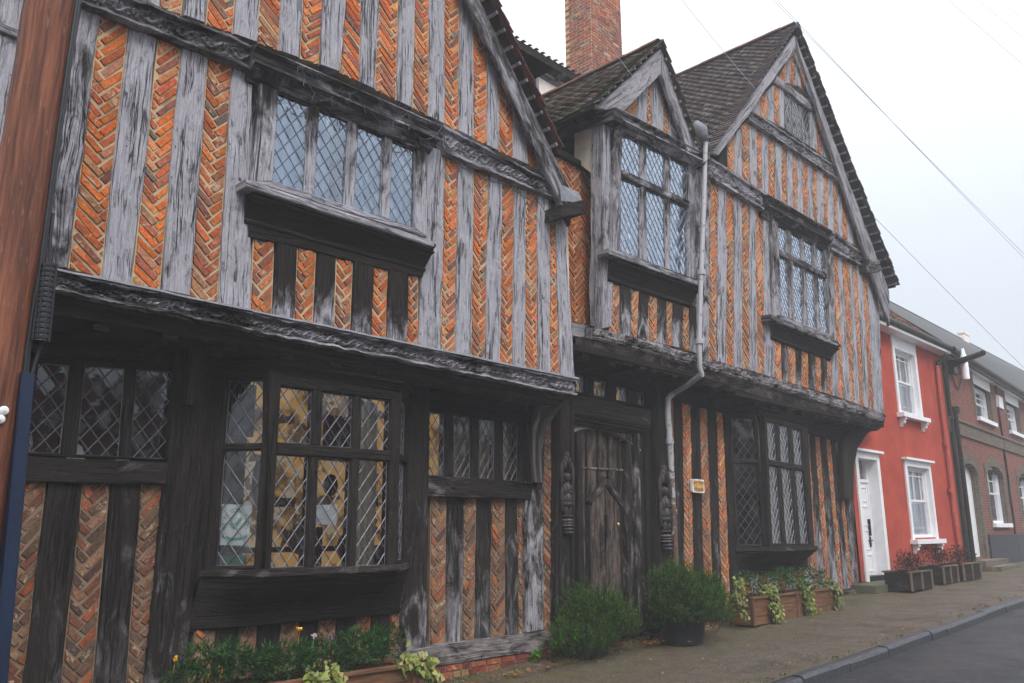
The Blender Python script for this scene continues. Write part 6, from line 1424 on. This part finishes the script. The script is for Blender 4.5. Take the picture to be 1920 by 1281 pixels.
# near trough
FN = FY(6.25); xn0, xn1 = 2.95, FN.px(775, 1252)[0]; ztn = FN.px(756, 1251)[1]; zn0 = zg(4); hn = max(.25, ztn - zn0)
trough('long brown trough on the pavement under the big near bay window', xn0, xn1, 6.25, 6.60, zn0, hn, TW)
mb = MB()
for k in range(34):
    s = (k + .5) / 34; leafy(mb, (xn0 + (xn1 - xn0 - .15) * s, 6.42 + rnd.uniform(-.10, .06), zn0 + hn + .10 + rnd.uniform(-.03, .12) + .05 * math.sin(s * 9)), (.14, .15, .13), 130, .055, .017, [(.018, .06, .022), (.03, .085, .02), (.022, .07, .018), (.05, .12, .03)])
o = mb.build('bedding_plant', LEAF); tag(o, 'dark green bedding plants crowding the near trough under the big bay', 'plant')
FN2 = FY(6.30)
for lab, pts, n in (('cream variegated ivy spilling over the middle of the near trough', [(570, 1268), (600, 1262), (625, 1278)], 190), ('yellow green ivy trailing over the right end of the near trough', [(745, 1232), (775, 1238), (795, 1262), (808, 1290)], 200)):
    mb = MB()
    for (p, q) in zip(pts, pts[1:]):
        a, b = FN2.P(*FN2.px(*p), .08), FN2.P(*FN2.px(*q), .08)
        for k in range(2): ivy(mb, [a + rv(.03), .5 * (a + b) + rv(.03), b + rv(.03)], n // 4, .038, .06, ((.22, .26, .06), (.38, .38, .16), (.13, .18, .04), (.30, .32, .10)))
    o = mb.build('ivy', LEAF); tag(o, lab, 'ivy', 'ivy over the near trough')
FLY = plain('yellow_petal', (.80, .42, .03), .6, .1, 30, 0); FLP = plain('purple_petal', (.42, .12, .45), .6, .15, 30, 0); FLW = plain('pale_petal', (.70, .60, .66), .6, .1, 30, 0)
for (x, y, m, lab) in ((328, 1236, FLY, 'orange yellow flower at the left end of the near trough'), (562, 1180, FLY, 'yellow bud standing up in front of the near bay apron'), (620, 1194, FLP, 'purple flower standing above the near trough plants'), (589, 1192, FLW, 'pale pink flower left of the purple one'), (414, 1256, FLY, 'long yellow petals low in the near trough'), (388, 1265, FLY, 'yellow leaf blades low at the left of the near trough')):
    F_ = FY(6.36); p = F_.P(*F_.px(x, y)); mb = MB()
    for k in range(9): leafquad(mb, p + rv(.006), rv() + np.array([0, -.5, .3]), rv(), .030, .022, (0, 0, 0), .1, 2)
    mb.tube([p, p + np.array([.01, .03, -.12])], .0018, 4, (0, 0, 0)); tag(mb.build('flower', m), lab, 'flower')
# small weed on the plinth, fallen leaves
F_ = FY(6.78); p = F_.P(*F_.px(1006, 1230)); mb = MB(); leafy(mb, p, (.06, .03, .05), 60, .05, .035, [(.09, .20, .03), (.13, .26, .05)], 2); tag(mb.build('weed', LEAF), 'bright green weed growing from the brick plinth near the door', 'weed')
mb = MB(); LV = [(.30, .11, .04), (.22, .09, .04), (.38, .17, .06), (.15, .07, .04), (.28, .20, .08)]
def scatter(cx_, cy_, sx_, sy_, n):
    for _ in range(n):
        x, y = cx_ + rnd.gauss(0, sx_), min(6.8, cy_ + abs(rnd.gauss(0, sy_)))
        leafquad(mb, np.array([x, y, zg(x) + rnd.uniform(.0, .03)]), np.array([rnd.gauss(0, 1), rnd.gauss(0, 1), rnd.uniform(-.1, .3)]), np.array([rnd.uniform(-.4, .4), rnd.uniform(-.4, .4), 1]), rnd.uniform(.03, .06), rnd.uniform(.02, .04), jc(rnd.choice(LV)), .2, 2)
q = onG(1232, 1205); scatter(q[0], 6.35, .22, .14, 220); scatter(7.0, 6.35, .9, .12, 120); scatter(10.6, 6.4, .5, .2, 70); scatter(15, 6.5, 1.5, .15, 70); scatter(8.5, 5.2, 3, .5, 50)
scatter(11.5, 4.35, 4, .12, 120); scatter(5.5, 6.4, .6, .12, 80)
stuff(tag(mb.build('fallen_leaves', LEAF), 'scattered brown fallen leaves along the foot of the house', 'leaves'))
mb = MB()
for _ in range(2600):
    x = 4 + 17 * rnd.random() ** 1.3; near = rnd.random() < .45; y = 6.85 - abs(rnd.gauss(0, .16)) if near else rnd.uniform(4.2, 6.8)
    k = rnd.uniform(.004, .013) * (1.4 if near else 1); c = np.array([x, y, zg(x) + .001 + .25 * k]); v = [c + np.array([rnd.uniform(-k, k), rnd.uniform(-k, k), rnd.uniform(0, k)]) for _ in range(4)]
    col = jc(rnd.choice([(.25, .22, .18), (.12, .10, .08), (.35, .31, .26), (.06, .05, .04), (.20, .15, .09)]), .3)
    for f in ((0, 1, 2), (0, 2, 3), (0, 3, 1), (1, 3, 2)): mb.face([v[i] for i in f], None, col)
stuff(tag(mb.build('grit', TILE), 'loose grit and small stones lying on the pavement', 'grit'))
mb = MB()
for _ in range(70):
    x = 4.5 + 12.5 * rnd.random(); y = 6.82 - abs(rnd.gauss(0, .07)) if rnd.random() < .7 else 4.20 + abs(rnd.gauss(0, .05))
    leafy(mb, (x, y, zg(x) + .005), (rnd.uniform(.02, .09), rnd.uniform(.02, .05), .016), 16, .022, .012, [(.07, .10, .02), (.11, .13, .025), (.05, .07, .02)], 2, .5)
stuff(tag(mb.build('moss', LEAF), 'small tufts of moss and weeds along the wall foot and kerb', 'moss'))
# three boxes in front of the red house
FBx = FY(6.05); RUS = [(.05, .02, .018), (.09, .03, .025), (.035, .03, .018), (.14, .06, .05), (.03, .04, .02), (.03, .025, .02)]
for i, (xa_, xb_, lab) in enumerate(((1708, 1746, 'nearest of the three small wooden planters before the red house'), (1770, 1796, 'middle one of the three small wooden planters before the red house'), (1808, 1840, 'farthest of the three small wooden planters before the red house'))):
    x0, x1 = FBx.px(xa_, 1095)[0], FBx.px(xb_, 1092)[0]; z0 = zg(x0); trough(lab, x0, x1, 6.05, 6.52, z0, .34, TW2, 'wooden planters before the red house', 2)
    mb = MB()
    for k in range(7): leafy(mb, (x0 + (x1 - x0) * rnd.random(), 6.28 + rnd.uniform(-.1, .1), z0 + .46 + rnd.uniform(-.05, .12)), (.20, .18, .16), 90, .06, .025, RUS)
    tag(mb.build('bedding_plant', LEAF), 'reddish leafy plants in the ' + ('nearest', 'middle', 'farthest')[i] + ' wooden planter before the red house', 'plant', 'reddish plants before the red house')

# ================================================================== fog between here and the far houses
hz = MB(); hz.box((40, -5, 6), (110, 60, 14)); hz = stuff(hz.build('haze', plain('fog', (1, 1, 1)), None))
hm = bpy.data.materials.new('fog_volume'); hm.use_nodes = True; nt = hm.node_tree; nt.nodes.remove(nt.nodes['Principled BSDF'])
pv = nt.nodes.new('ShaderNodeVolumePrincipled'); pv.inputs['Density'].default_value = .0036; pv.inputs['Color'].default_value = (.93, .96, 1, 1)
nt.links.new(pv.outputs[0], nt.nodes['Material Output'].inputs['Volume']); hz.data.materials.clear(); hz.data.materials.append(hm)
hz['label'] = 'thin pale fog filling the street'; hz['category'] = 'fog'
